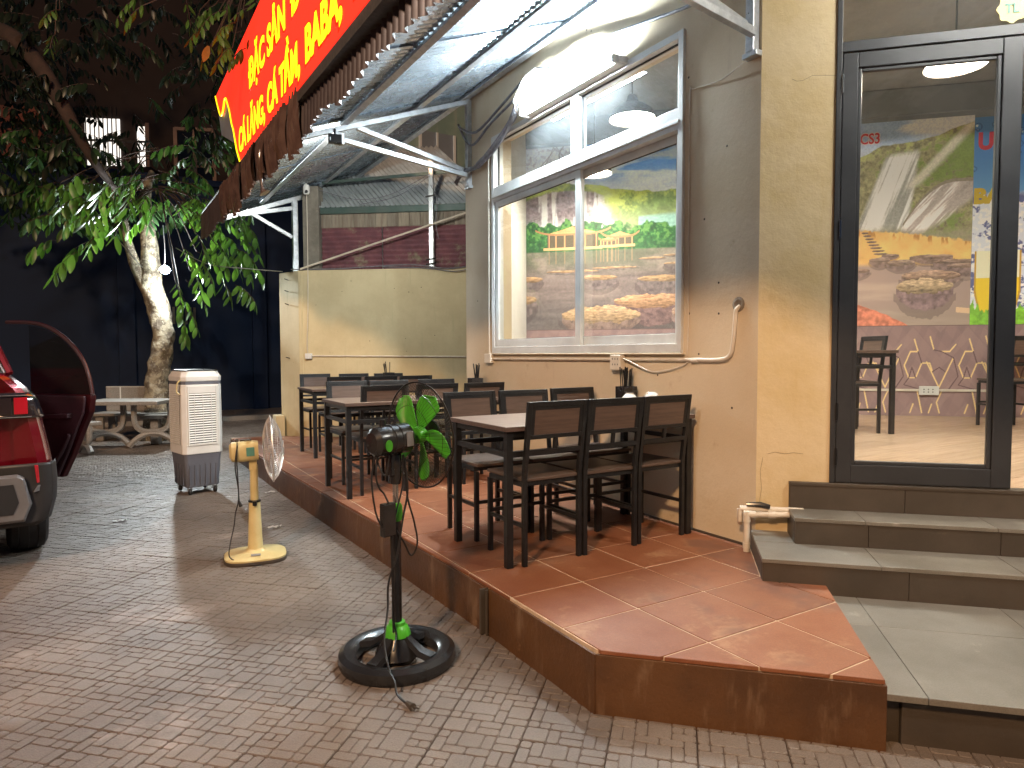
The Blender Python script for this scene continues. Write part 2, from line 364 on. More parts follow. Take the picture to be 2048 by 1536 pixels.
# ---- pavement of grooved pavers laid at 45 degrees
PLAT = [(-.415, -.6476), (.283, -1.355), (1.04, -.62), (1.60, -.30), (2.6, 3.0), (2.4, 5.6), (.2, 6.8), (-.60, 7.1), (-.556, 4.06), (-.50, 2.48), (-.42, .24)]
pave = thing('pavement', None, None, kind='structure')
def inpoly(x, y, poly):
    c = False; j = len(poly)-1
    for i in range(len(poly)):
        if (poly[i][1] > y) != (poly[j][1] > y) and x < (poly[j][0]-poly[i][0])*(y-poly[i][1])/(poly[j][1]-poly[i][1])+poly[i][0]: c = not c
        j = i
    return c
LAY = ["AABCCDE", "AABHHDE", "FGIIJKK", "LMMMJOO", "LMMMSOO", "TQRUSVV", "TQXUYYZ"]
def paver_mesh(seed):
    mb = MB(); h = .151; mb.cur = 0
    mb.box((-h, -h, -.045), (h, h, -.0055))
    cells = {}
    for i, row in enumerate(LAY):
        for j, ch in enumerate(row): cells.setdefault(ch, []).append((i, j))
    st = 2*h/7; mb.cur = 1; rr = random.Random(seed)
    for ch, cl in cells.items():
        i0, i1 = min(c[0] for c in cl), max(c[0] for c in cl)+1; j0, j1 = min(c[1] for c in cl), max(c[1] for c in cl)+1
        x0, x1, y0, y1 = -h+j0*st+.0018, -h+j1*st-.0018, -h+i0*st+.0018, -h+i1*st-.0018
        c = .0075
        P = [(x0+c, y0), (x1-c, y0), (x1, y0+c), (x1, y1-c), (x1-c, y1), (x0+c, y1), (x0, y1-c), (x0, y0+c)]
        cx, cy = (x0+x1)/2, (y0+y1)/2; zt = -.0010*rr.random()
        vs = [(x, y, -.006) for x, y in P]+[(x, y, zt-.0018) for x, y in P]+[(cx+(x-cx)*.93, cy+(y-cy)*.93, zt) for x, y in P]
        fs = [(k, (k+1) % 8, 8+(k+1) % 8, 8+k) for k in range(8)]+[(8+k, 8+(k+1) % 8, 16+(k+1) % 8, 16+k) for k in range(8)]+[tuple(range(16, 24))]
        mb.add(vs, fs)
    return mb
pmb = [paver_mesh(1)]
def mkmesh(mb, mats, name='paver'):
    me = bpy.data.meshes.new(name); me.from_pydata(mb.v, [], mb.f)
    for m_ in mats: me.materials.append(M[m_])
    me.polygons.foreach_set('material_index', mb.mi); me.update(); return me
pmesh = [mkmesh(b, ['paverbase', 'paver']) for b in pmb]
cells = []
for a in range(-60, 60):
    for b in range(-60, 60):
        c = -1.40+.2155+.431*a; d = -.32+.2155+.431*b; x = (c-d)/2; y = (c+d)/2
        if y < -3 or y > 16 or x < -9 or x > 5: continue
        ins = all(inpoly(x+dx, y+dy, PLAT) for dx, dy in ((.18, 0), (-.18, 0), (0, .18), (0, -.18)))
        if ins: continue
        if x+y > -1.0 and x > .3 and y < -.5 and inpoly(x, y, [(.3, -1.36), (6, -7), (9, -3), (1.2, 0)]): continue
        q = px((x, y, 0))
        if not q or q[0] < -260 or q[0] > 2300 or q[1] > 1750: continue
        vis = -60 < q[0] < 2110 and q[1] < 1600
        cells.append((q[2] if vis else q[2]+50, x, y))
cells.sort()
for i, (_, x, y) in enumerate(cells[:300]):
    T = Matrix.Translation((x, y, random.uniform(-.0022, .0))) @ rotz(R(45)+random.choice((0, 1, 2, 3))*PI/2) @ Matrix.Rotation(R(random.gauss(0, .35)), 4, 'X') @ Matrix.Rotation(R(random.gauss(0, .35)), 4, 'Y')
    inst('paver', pmesh[0], pave, T)
# the farther pavers, one joined mesh
base_v = np.array(pmb[0].v); nb = len(base_v); far = cells[300:]
V = np.zeros((len(far), nb, 3))
for i, (_, x, y) in enumerate(far):
    a = R(45)+random.choice((0, 1, 2, 3))*PI/2; ca, sa = math.cos(a), math.sin(a)
    V[i, :, 0] = base_v[:, 0]*ca-base_v[:, 1]*sa+x; V[i, :, 1] = base_v[:, 0]*sa+base_v[:, 1]*ca+y; V[i, :, 2] = base_v[:, 2]+random.uniform(-.002, 0)
def joined_mesh(name, V3, faces, mi, mats):
    k, nb_, _ = V3.shape
    lens = np.array([len(f) for f in faces]); loops = np.concatenate([np.array(f) for f in faces])
    L = (loops[None, :]+(np.arange(k)*nb_)[:, None]).ravel(); tot = np.tile(lens, k)
    st = np.concatenate([[0], np.cumsum(tot)[:-1]])
    me = bpy.data.meshes.new(name); me.vertices.add(k*nb_); me.vertices.foreach_set('co', V3.ravel())
    me.loops.add(len(L)); me.loops.foreach_set('vertex_index', L)
    me.polygons.add(len(tot)); me.polygons.foreach_set('loop_start', st)
    for m_ in mats: me.materials.append(M[m_] if isinstance(m_, str) else m_)
    me.polygons.foreach_set('material_index', np.tile(np.array(mi), k)); me.update(calc_edges=True); me.validate(); return me
fo = bpy.data.objects.new('paver_field', joined_mesh('paver_field', V, pmb[0].f, pmb[0].mi, ['paverbase', 'paver'])); COL.objects.link(fo); fo.parent = pave; fo['kind'] = 'stuff'
sb = MB(); sb.add([(-14, -8, -.048+.02), (8, -8, -.048+.02), (8, 17, -.048+.02), (-14, 17, -.048+.02)], [(0, 1, 2, 3)])
obj('bedding', sb, 'paverbase', pave)

# ---- dining platform: body, terracotta tiles, side slabs
plat = thing('dining_platform', None, None, kind='structure')
def inset(poly, d):
    n = len(poly); out = []
    cx = sum(p[0] for p in poly)/n; cy = sum(p[1] for p in poly)/n
    for x, y in poly:
        L = math.hypot(x-cx, y-cy); out.append((x+(cx-x)/L*d, y+(cy-y)/L*d))
    return out
b = MB(); b.prism(inset(PLAT, .014), -.04, HP-.0035); obj('platform_body', b, 'grout', plat)
ntile = 0
s = .4094
LEFT = [(-.415, -.6476), (-.42, .24), (-.50, 2.48), (-.556, 4.06), (-.60, 7.1)]
def leftx(y):
    for (xa, ya), (xb, yb) in zip(LEFT, LEFT[1:]):
        if ya <= y <= yb: return xa+(xb-xa)*(y-ya)/(yb-ya)
    return -.415
for i in range(-2, 7):
    for j in range(-18, 4):
        x0, x1 = i*s, (i+1)*s; y0, y1 = -(j+1)*s, -j*s   # tile between grout lines
        g2 = .0046
        P = [(x0+g2, y0+g2), (x1-g2, y0+g2), (x1-g2, y1-g2), (x0+g2, y1-g2)]
        ym = (y0+y1)/2; xa, xb = leftx(max(ym-.2, -.64)), leftx(ym+.2)
        nl = Vector((.4, -(xb-xa))).normalized() if True else None
        E = [((xa+.002, max(ym-.2, -.64)), (nl.x, nl.y))]
        E.append(((-.415, -.6476), (R2, R2)))                    # front chamfer  x+y > const
        E.append(((.283, -1.355), (-R2, R2)))                    # edge towards the landing
        E.append(((0, 7.0), (0, -1))); E.append(((.2, 6.78), (-.614, -.789)))
        P = clip(P, E)
        if P:
            if y1 <= -.05+1e-6 or y0 < -.05: P = clip(P, [((0.66, -.56), (-R2, R2))]) if (x0+x1)/2+(y0+y1)/2 > .45 else P
        if P and y0 > -.1: P = clip(P, [((1.178 if y0 < 3.5 else 2.6, 0), (-1, 0))])
        if not P or area(P) < .0008: continue
        dz = random.uniform(-.0012, .0008)
        mb = MB(); mb.prism(P, HP-.016, HP+dz); obj('floor_tile', mb, 'terracotta', plat, bevel=.0022); ntile += 1
# side slabs of the platform
def side_slab(p, q, z0, z1, mat, th=.012, parent=plat, nm='side_slab'):
    p = Vector((*p, 0)); q = Vector((*q, 0)); d = (q-p).normalized(); n_ = Vector((d.y, -d.x, 0))
    mb = MB(); mb.extr([p+Vector((0, 0, z0)), q+Vector((0, 0, z0)), q+Vector((0, 0, z1)), p+Vector((0, 0, z1))], -n_*th); return obj(nm, mb, mat, parent, bevel=.0018)
A = (-.421, -.645); B = (.283, -1.362)
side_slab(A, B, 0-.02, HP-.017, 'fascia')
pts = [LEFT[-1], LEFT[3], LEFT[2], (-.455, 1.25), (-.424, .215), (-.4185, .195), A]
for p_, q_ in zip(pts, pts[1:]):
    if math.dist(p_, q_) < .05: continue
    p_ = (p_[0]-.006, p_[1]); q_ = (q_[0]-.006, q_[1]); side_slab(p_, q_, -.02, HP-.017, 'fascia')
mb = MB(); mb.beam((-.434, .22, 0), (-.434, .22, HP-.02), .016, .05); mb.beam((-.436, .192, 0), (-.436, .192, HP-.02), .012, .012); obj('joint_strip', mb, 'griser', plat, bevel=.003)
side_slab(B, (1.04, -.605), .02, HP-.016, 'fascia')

# ---- entrance steps (aligned with the shop front, 45 degrees)
steps = thing('entrance_steps', None, None, kind='structure')
def F(t, w, z=0): return (1.1815+t*R2+w*R2, -.0795-t*R2+w*R2, z)
FT = Matrix.Translation((1.1815, -.0795, 0)) @ rotz(-PI/4)       # local: x along the front, y into the shop
def tw(x, y):  # world -> local
    v = FT.inverted() @ Vector((x, y, 0)); return v.x, v.y
t_edge, w_edge = tw(.283, -1.355)      # landing's left corner
W0 = w_edge; W1 = tw(.155, .155)[1]; W2 = tw(.375, .375)[1]; W3 = tw(.56, .56)[1]
w1, w2, w3 = (.31-1.102)*R2, (.75-1.102)*R2, (1.075-1.102)*R2
TL1, TL2, TL3 = tw(.666, -.559)[0], tw(1.016, -.488)[0], tw(1.231, -.2794)[0]
TEND = 4.6
def slabs(x0, x1, y0, y1, z, cuts, mat='gstep', nm='step_tile', parent=steps, th=.02, yc=()):
    xs = [x0]+[c for c in cuts if x0+.02 < c < x1-.02]+[x1]; ys = [y0]+[c for c in yc if y0 < c < y1]+[y1]
    for a, b_ in zip(xs, xs[1:]):
        for c, d in zip(ys, ys[1:]):
            mb = MB(FT); mb.box((a+.0012, c+.0012, z-th), (b_-.0012, d-.0012, z)); obj(nm, mb, mat, parent, bevel=.002)
def risers(x0, x1, y, z0, z1, cuts):
    xs = [x0]+[c for c in cuts if x0+.02 < c < x1-.02]+[x1]
    for a, b_ in zip(xs, xs[1:]):
        mb = MB(FT); mb.box((a+.0012, y-.006, z0), (b_-.0012, y+.012, z1)); obj('riser_tile', mb, 'griser', steps, bevel=.0015)
jt = .42
cuts = [-.29+.60*k for k in range(1, 12)]
# landing (z .2): clipped against the platform edge is not needed, its left side follows the same direction
mb = MB(FT); mb.box((t_edge+.004, W0+.09, -.04), (TEND, .4, .176)); obj('step_core', mb, 'griser', steps)
mb = MB(FT); mb.box((t_edge+.07, W0+.06, -.04), (TEND, W0+.09, .178)); obj('landing_riser', mb, 'griser', steps, bevel=.002)
slabs(t_edge+.003, TEND, W0, w1+.01, .20, [tw(.39, -1.439)[0]+.6*k for k in range(8)], yc=[tw(.837, -1.024)[1]], th=.024)
mb = MB(FT); mb.box((TL1+.012, w1+.012, .15), (TEND, .05, .36-.02)); obj('step_core', mb, 'griser', steps)
mb = MB(FT); mb.box((TL2+.012, w2+.012, .339), (TEND, .05, .50-.02)); obj('step_core', mb, 'griser', steps)
mb = MB(FT); mb.box((TL3+.012, w3+.012, .479), (TEND, .05, .65-.022)); obj('step_core', mb, 'griser', steps)
c1 = tw(1.17, -.81)[0]; c2 = tw(1.37, -.617)[0]
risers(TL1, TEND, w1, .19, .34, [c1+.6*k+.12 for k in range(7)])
slabs(TL1-.003, TEND, w1-.012, w2+.004, .36, [c1+.6*k for k in range(7)])
slabs(TL1-.003, TL2+.003, w2+.006, -.003, .36, [])
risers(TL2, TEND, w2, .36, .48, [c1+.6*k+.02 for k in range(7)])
slabs(TL2-.003, TEND, w2-.012, w3+.004, .50, [c2+.6*k for k in range(7)])
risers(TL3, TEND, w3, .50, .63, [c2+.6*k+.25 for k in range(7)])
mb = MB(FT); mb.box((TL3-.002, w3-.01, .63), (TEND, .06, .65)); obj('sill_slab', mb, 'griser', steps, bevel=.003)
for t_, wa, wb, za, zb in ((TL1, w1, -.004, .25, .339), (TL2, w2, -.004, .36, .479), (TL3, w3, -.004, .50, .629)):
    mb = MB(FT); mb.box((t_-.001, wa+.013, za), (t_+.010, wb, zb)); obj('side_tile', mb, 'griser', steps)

# ================================================================== SHOP BUILDING
shop = thing('shop_building', 'cream and yellow restaurant corner building with a silver window and a black glass door', 'building')
XW = 1.1815; YC = -.0795; YB = 3.55
mw = MB()
def wbox(y0, y1, z0, z1): mw.box((XW, y0, z0), (XW+.2, y1, z1))
wy0, wy1, wz0, wz1 = .497, 2.975, 1.379, 3.412
wbox(YC+.085, wy0, 0, 5.2); wbox(wy1, YB, 0, 5.2); wbox(wy0, wy1, 0, wz0); wbox(wy0, wy1, wz1, 5.2)
# corner wedge joining the 45 degree front
mw.add([(XW, YC, 0), (XW+.2, YC+.085, 0), (XW, YC+.085, 0), (XW, YC, 5.2), (XW+.2, YC+.085, 5.2), (XW, YC+.085, 5.2)], [(0, 2, 5, 3), (0, 3, 4, 1), (3, 5, 4), (0, 1, 2)])
mw.box((XW+.2, YB-.2, 0), (5.0, YB, 5.2)) if False else None
obj('main_wall', mw, 'wall', shop)
T0, T1_, T2_ = .385, 1.268, 3.1
fwm = MB(FT); fwm.box((.0, 0, 0), (T0, .14, 5.2)); obj('front_wall', fwm, 'pillar', shop)
fwm = MB(FT); fwm.box((T2_, 0, 0), (5.5, .2, 5.2)); fwm.box((T0, .0, 3.98), (T2_, .2, 5.2)); obj('front_wall', fwm, 'pillar', shop)
# dark line along the wall foot
mb = MB(); mb.box((XW-.006, -.06, HP+.001), (XW, 3.5, HP+.016)); obj('skirting_strip', mb, 'griser', shop)
mb = MB(); mb.prism([(XW+.0005, YB), (XW+.2005, YB-.001), (XW+.2, 3.28), (2.70, 4.80), (2.55, 5.0)], 0, 5.2); obj('end_wall', mb, 'iwhite', shop)

# window -----------------------------------------------------------
win = thing('window', None, None); win.parent = shop
def frame_rect(mb, y0, y1, z0, z1, w, x0, x1, wb=None, wt=None):
    wb = wb or w; wt = wt or w
    mb.box((x0, y0, z0), (x1, y0+w, z1)); mb.box((x0, y1-w, z0), (x1, y1, z1))
    mb.box((x0+.0005, y0+w, z0), (x1-.0005, y1-w, z0+wb)); mb.box((x0+.0005, y0+w, z1-wt), (x1-.0005, y1-w, z1))
mb = MB(); frame_rect(mb, wy0, wy1, wz0, wz1, .045, XW-.022, XW+.085, .06); 
obj('window_frame', mb, 'alu', win, bevel=.003)
mb = MB(); mb.box((XW-.020, wy0+.045, 2.80), (XW+.08, wy1-.045, 2.935)); mb.box((XW-.032, wy0+.03, 2.835), (XW-.02, wy1-.03, 2.86)); obj('transom', mb, 'alu', win, bevel=.003)
mb = MB(); mb.box((XW-.018, 1.615, 2.936), (XW+.07, 1.70, wz1-.045)); obj('mullion', mb, 'alu', win, bevel=.003)
def sash(y0, y1, x0, nm='sash'):
    mb = MB(); frame_rect(mb, y0, y1, wz0+.062, 2.799, .066, x0, x0+.03, .065, .055); o = obj(nm, mb, 'alu', win, bevel=.0025)
    g_ = MB(); g_.box((x0+.012, y0+.05, wz0+.12), (x0+.017, y1-.05, 2.75)); obj('pane', g_, 'glass', o)
    gs = MB(); frame_rect(gs, y0+.05, y1-.05, wz0+.125, 2.745, .005, x0+.008, x0+.021); obj('gasket', gs, 'rubber', o)
sash(1.585, wy1-.047, XW-.012); sash(wy0+.047, 1.70, XW+.036)
for a, b_ in ((wy0+.05, 1.614), (1.701, wy1-.05)):
    g_ = MB(); g_.box((XW+.03, a, 2.936), (XW+.036, b_, wz1-.046)); obj('pane', g_, 'glass', win)
    gs = MB(); frame_rect(gs, a, b_, 2.938, wz1-.047, .006, XW+.024, XW+.041); obj('gasket', gs, 'rubber', win)
mb = MB(); mb.box((XW-.03, wy0-.02, wz0-.012), (XW+.02, wy1+.01, wz0-.001)); obj('window_sill', mb, 'wall', win, bevel=.004)

# door -------------------------------------------------------------
door = thing('door', None, None); door.parent = shop
ZD0, ZD1 = .655, 3.02
mb = MB(FT); mb.box((T0, -.012, .652), (T0+.028, .09, 3.98)); mb.box((T0+.028, -.011, 3.0), (T2_, .088, 3.056)); mb.box((T0+.028, -.011, 3.92), (T2_, .088, 3.98)); mb.box((2.35, -.0105, .652), (2.38, .087, 3.0)); mb.box((T2_-.03, -.012, .652), (T2_, .09, 3.92))
obj('door_frame', mb, 'black', door, bevel=.003)
mb = MB(FT); x0, x1 = T0+.032, T1_
sw = .112
mb.box((x0, -.006, ZD0), (x0+sw-.035, .045, 2.995)); mb.box((x1-sw+.02, -.006, ZD0), (x1, .045, 2.995))
gx0, gx1 = x0+sw-.035, x1-sw+.02
mb.box((gx0, -.0055, ZD0), (gx1, .0445, ZD0+.10)); mb.box((gx0, -.0055, 2.995-.082), (gx1, .0445, 2.995))
leaf_ = obj('door_leaf', mb, 'black', door, bevel=.004)
bd = MB(FT); gz0, gz1 = ZD0+.10, 2.995-.082
for p_ in ((gx0, gz0, gx0+.022, gz1), (gx1-.022, gz0, gx1, gz1), (gx0+.022, gz0, gx1-.022, gz0+.022), (gx0+.022, gz1-.022, gx1-.022, gz1)): bd.box((p_[0], .004, p_[1]), (p_[2], .03, p_[3]))
obj('glazing_bead', bd, 'black', leaf_, bevel=.005)
g_ = MB(FT); g_.box((gx0+.02, .014, gz0+.02), (gx1-.02, .019, gz1-.02)); obj('pane', g_, 'doorglass', leaf_)
for z_ in (2.83, 2.05, 1.05, .80):
    h_ = MB(FT); h_.lathe([(0, -.05), (.007, -.048), (.007, .048), (0, .05)], 10, (x0-.001, -.016, z_)); obj('hinge', h_, 'chrome' if z_ > 2 else 'dark', leaf_, smooth=True)
g_ = MB(FT); g_.box((T0+.03, .03, 3.057), (T2_-.03, .036, 3.918)); obj('transom_pane', g_, 'doorglass', door)
g_ = MB(FT); g_.box((2.382, .03, .66), (T2_-.032, .036, 2.998)); obj('side_pane', g_, 'doorglass', door)
# round-ish yellow sticker on the transom
ST = FT @ Matrix.Translation((1.222, -.002+.028, 3.150))
stk = thing('window_sticker', 'yellow scalloped sticker with green letters on the glass above the door', 'sticker')
mb = MB(ST); pl = [(.068*(1+.07*math.cos(8*a))*math.cos(a), 0, .072*(1+.07*math.cos(8*a))*math.sin(a)) for a in [2*PI*k/64 for k in range(64)]]
mb.extr(pl, (0, -.002, 0)); obj('backing', mb, 'stickery', stk)
dxl = Vector((R2, -R2, 0))
o_ = ST @ Vector((-.034, -.004, -.022)); text_obj('lettering', 'TL', .065, 'stickerg', stk, o_, dxl, (0, 0, 1), .002, .9)

# interior ---------------------------------------------------------
ZF = .645
inter = MB(); 
inter.prism([(1.382, 3.27), (1.382, .10), (3.35, -2.0), (5.2, -2.3), (8.4, -.9), (2.70, 4.80)], .40, ZF-.014)
obj('floor_slab', inter, 'griser', shop)
# planks laid along X
yy = -2.2; k = 0
hall = [(1.385, 5.2), (1.385, .085), (1.30, .0), (3.55, -2.2), (8.6, -1.05), (2.35, 5.17)]
def convex_clip(P):
    E = [((1.385, 0), (1, 0)), ((1.28+.02, 0), (R2, R2)), ((7.52-.01, 0), (-R2, -R2)), ((0, -2.2), (0, 1)), ((0, 5.1), (0, -1))]
    return clip(P, [E[0], ((1.12, 0), (R2, R2)), E[2], E[3], ((1.39, 3.29), (.757, -.653))])
while yy < 5.1:
    xx = 1.0+random.uniform(-.9, 0)
    while xx < 9.7:
        L = 1.4
        P = convex_clip([(xx+.001, yy+.001), (xx+L-.001, yy+.001), (xx+L-.001, yy+.228), (xx+.001, yy+.228)])
        if P and area(P) > .01:
            mb = MB(); mb.prism(P, ZF-.012, ZF); obj('floor_plank', mb, 'plank', shop, bevel=.0015)
        xx += L
    yy += .23
mb = MB(); mb.prism([(1.39, 3.28), (1.39, .10), (3.35, -2.0), (5.2, -2.6), (10.6, -3.0), (2.70, 4.80)], 4.35, 4.5); obj('ceiling', mb, 'iceil', shop)
# back wall at 45 degrees: local frame s along (1,-1), origin (2.7,4.82)
WT = Matrix.Translation((2.7, 4.82, 0)) @ rotz(-PI/4)
mb = MB(WT); mb.box((-.03, 0.003, ZF-.1), (8.5, .2, 4.45)); obj('back_wall', mb, 'iwall', shop)
mb = MB(); mb.box((5.5, -4.6, .4), (10.5, -4.45, 4.45)) ; mb.box((5.05, -4.6, .4), (5.2, -3.9, 4.45)); obj('side_wall', mb, 'iwall', shop)
mb = MB(WT); mb.box((-.03, -.05, 4.05), (8.5, .003, 4.34)); obj('bulkhead', mb, 'iwall', shop)
# ================================================================== PRINTED WALL COVERINGS
def vnoise(x, z, f, seed):
    r = np.random.default_rng(seed); G = r.random((256, 256)); X = x*f+37.1; Z = z*f+11.7
    xi = np.floor(X).astype(int); zi = np.floor(Z).astype(int); fx = X-xi; fz = Z-zi; fx = fx*fx*(3-2*fx); fz = fz*fz*(3-2*fz)
    g = lambda a, b: G[a % 256, b % 256]
    return (g(xi, zi)*(1-fx)+g(xi+1, zi)*fx)*(1-fz)+(g(xi, zi+1)*(1-fx)+g(xi+1, zi+1)*fx)*fz
def fbm(x, z, f, seed, o=5):
    t = 0; a = .5
    for k in range(o): t = t+a*vnoise(x, z, f*2**k, seed+k); a *= .5
    return t
def ss(a, b, x): t = np.clip((x-a)/(b-a), 0, 1); return t*t*(3-2*t)
def lay(img, mask, col):
    mask = np.clip(mask, 0, 1)[..., None]; col = np.asarray(col, float)
    if col.ndim == 1: col = col[None, None, :]
    return img*(1-mask)+col*mask
def sheet(name, T, s0, s1, z0, z1, ns, nz, fn, parent=None, y=-.002, **props):
    S_, Z_ = np.meshgrid(np.linspace(s0, s1, ns+1), np.linspace(z0, z1, nz+1)); 
    img = np.clip(np.clip(fn(S_, Z_), 0, 1)**1.2*1.22, 0, .9)
    co_ = np.stack([S_, np.full_like(S_, y), Z_], -1).reshape(-1, 3); Tm = np.array(T)
    co_ = co_ @ Tm[:3, :3].T+Tm[:3, 3]
    i, j = np.meshgrid(np.arange(ns), np.arange(nz)); a = (j*(ns+1)+i).ravel()
    fc = np.stack([a, a+1, a+ns+2, a+ns+1], 1)
    me = bpy.data.meshes.new(name); me.vertices.add(len(co_)); me.vertices.foreach_set('co', co_.ravel())
    me.loops.add(fc.size); me.loops.foreach_set('vertex_index', fc.ravel()); me.polygons.add(len(fc)); me.polygons.foreach_set('loop_start', np.arange(len(fc))*4)
    me.update(calc_edges=True)
    at = me.color_attributes.new('print', 'FLOAT_COLOR', 'POINT'); at.data.foreach_set('color', np.concatenate([img.reshape(-1, 3), np.ones((len(co_), 1))], 1).ravel().astype(np.float32))
    me.materials.append(M['print']); o = bpy.data.objects.new(name, me); COL.objects.link(o); o.parent = parent
    for k, v in props.items(): o[k] = v
    return o
def stone(img, s, z, cx, zt, hw, ht, th, top, side, seed, rag=.25):
    """stepping stone: flat elliptical top and a darker side below"""
    n_ = fbm(s, z, 9, seed); n2 = fbm(s, z, 26, seed+9)
    e = ((s-cx)/hw)**2
    th = th*1.25; edge = zt-ht*.5+(n2-.5)*rag*.5*ht+(n_-.5)*ht*.35
    ins = (e < 1)
    topz = edge+ht*.5*np.sqrt(np.clip(1-e, 0, 1)); botz = edge-ht*.5*np.sqrt(np.clip(1-e, 0, 1))
    base = botz-th*np.clip(1-e*.55, 0, 1); n5 = fbm(s, z*1.5, 55, seed+21, 3)
    img = lay(img, ins*(z < botz)*(z > base)*.93, np.array(side)[None, None]*(.35+1.3*n2[..., None]))
    img = lay(img, (((s-cx)/hw)**2 < 1.2)*(z <= base)*(z > base-th*.5)*.35, (.08, .06, .06))
    n7 = fbm(s, z*3.5, 22, seed+33, 4)
    tt = np.array(top)[None, None]*(.10+.95*n7[..., None]+.35*n5[..., None])+(.15*(n_[..., None]-.45))
    tt = tt*(.55+.5*ss(botz, topz, z)[..., None])
    return lay(img, ins*(z <= topz)*(z >= botz), tt)
def mural_left(s, z):
    n1 = fbm(s, z, 1.5, 3); n2 = fbm(s*.6, z*3, 3, 5); n3 = fbm(s, z, 9, 8); n4 = fbm(s, z, 26, 12)
    img = np.ones(s.shape+(3,))*np.array([.14, .36, .82])
    # sky and clouds
    img = lay(img, ss(.42, .62, n2), (.62, .74, .88)); img = lay(img, ss(3.75, 3.42, z)*.8, (.70, .76, .82))
    img = lay(img, ss(3.7, 3.95, z+.3*(n1-.5))*.4, (.16, .36, .76))
    # blossom tree upper left
    br = (s < .75)*ss(3.45, 3.6, z+.15*(n1-.5))
    img = lay(img, br*.8, (.78, .78, .84)); img = lay(img, br*ss(.50, .60, n4)*.7, (.42, .38, .46)); img = lay(img, br*(np.abs(s-.42-.25*(z-3.6)-.05*np.sin(z*14)) < .012), (.30, .26, .28))
    for k, (a_, c_) in enumerate(((.9, .1), (-1.1, .75), (.5, .2), (-.6, .62))): img = lay(img, br*(np.abs((s-c_)-a_*(z-3.66)+.03*(n3-.5)) < .008)*.8, (.33, .28, .32))
    # far green hills on the right
    rid = 3.50-.07*(s-.6)+.05*np.sin(s*3.1)+.08*(n3-.5)
    h = ss(rid+.01, rid-.01, z)
    gcol = np.array([.22, .33, .11])[None, None]*(.15+1.0*n3[..., None]+.8*n4[..., None]); img = lay(img, h, gcol)
    img = lay(img, h*ss(.48, .62, n1+.25*(n4-.5))*ss(2.95, 3.15, z), (.50, .60, .16)); img = lay(img, h*ss(3.3, 2.95, z)*.45*(s > 1.1), (.62, .66, .42))
    img = lay(img, (s > 1.45)*ss(3.10-.25*(s-1.5)+.35*(s-1.5), 3.06, z)*ss(2.86, 2.90, z), (.42, .68, .62))
    # waterfall cliff
    cl = ss(3.47-.06*np.abs(s-.55)*6*np.abs(s-.55)+.06*(n3-.5), 3.43-.06*np.abs(s-.55)*6*np.abs(s-.55), z)*ss(1.25+.5*(3.0-z), 1.05+.5*(3.0-z), s)*ss(2.9, 2.95, z)
    wf = fbm(s*7, z*.5, 2.2, 31)
    rock = np.array([.36, .30, .33])[None, None]*(.4+1.1*n4[..., None]); img = lay(img, cl, rock)
    img = lay(img, cl*ss(.45, .60, wf+.12*(n4-.5)), (.82, .82, .86)); img = lay(img, cl*ss(3.15, 2.98, z)*.5, (.80, .82, .84))
    # green tree line
    tl = ss(3.08+.11*(n3-.5)*2-.05*s, 3.05+.11*(n3-.5)*2-.05*s, z)*ss(2.66, 2.68, z)
    img = lay(img, tl, np.array([.05, .20, .06])[None, None]*(.2+1.6*n4[..., None])); img = lay(img, tl*ss(.52, .62, n4+.3*(n3-.5)), (.16, .36, .10)); img = lay(img, tl*ss(2.85, 2.72, z)*.55, (.05, .14, .07))
    # water
    wn = fbm(s*.8, z*7, 3, 41)
    wt = ss(2.69, 2.66, z); wc = np.array([.25, .205, .20])[None, None]*(.65+.7*wn[..., None]); img = lay(img, wt, wc)
    img = lay(img, wt*ss(2.30, 2.62, z)*(.55+.4*(wn-.5)), (.12, .17, .09))
    img = lay(img, wt*ss(.55, .75, fbm(s, z*1.6, 2.1, 51))*.5, (.50, .42, .38)); img = lay(img, wt*ss(2.2, 1.8, z)*.35, (.13, .14, .15))
    img = img*(.80+.42*fbm(s, z, 60, 77, 3)[..., None])
    # pavilions and their reflections
    def pav(img, xl, xr, zr, zt_, zf, c):
        m_ = (xl+xr)/2; w = (xr-xl)/2; a_ = np.abs(s-m_)/w
        roof = (a_ < 1)*(z > zr+.012*a_**3*2)*(z < zt_-(zt_-zr)*np.clip(a_*1.15, 0, 1)**.8+.01)
        img = lay(img, roof, np.array(c)[None, None]*(.75+.5*n4[..., None])); img = lay(img, (a_ < .82)*(z < zr)*(z > zf), (.15, .13, .09))
        nk = 5 if xr-xl < .5 else 6
        for k in range(nk):
            xp = xl+.12*(xr-xl)+(k/(nk-1))**1.2*(xr-xl)*.76
            img = lay(img, (np.abs(s-xp) < .008)*(z < zr)*(z > zf), (.62, .36, .19)); img = lay(img, (np.abs(s-xp) < .008)*(z < zf-.03)*(z > zf-.2)*.35, (.50, .34, .20))
        img = lay(img, (a_ < 1.22)*(z > zr-.012+.03*a_**4)*(z < zr+.012+.03*a_**4), (.50, .27, .14))
        img = lay(img, (a_ < .95)*(z < zf+.01)*(z > zf-.022), (.72, .48, .26)); return img
    img = pav(img, 1.02, 1.42, 2.84, 2.90, 2.735, (.68, .40, .20)); img = pav(img, .95, 1.2, 2.80, 2.83, 2.73, (.66, .42, .22)); img = pav(img, .22, 1.02, 2.895, 2.99, 2.72, (.74, .44, .22))
    # stepping stones
    T_, S2 = (.72, .50, .31), (.22, .18, .18)
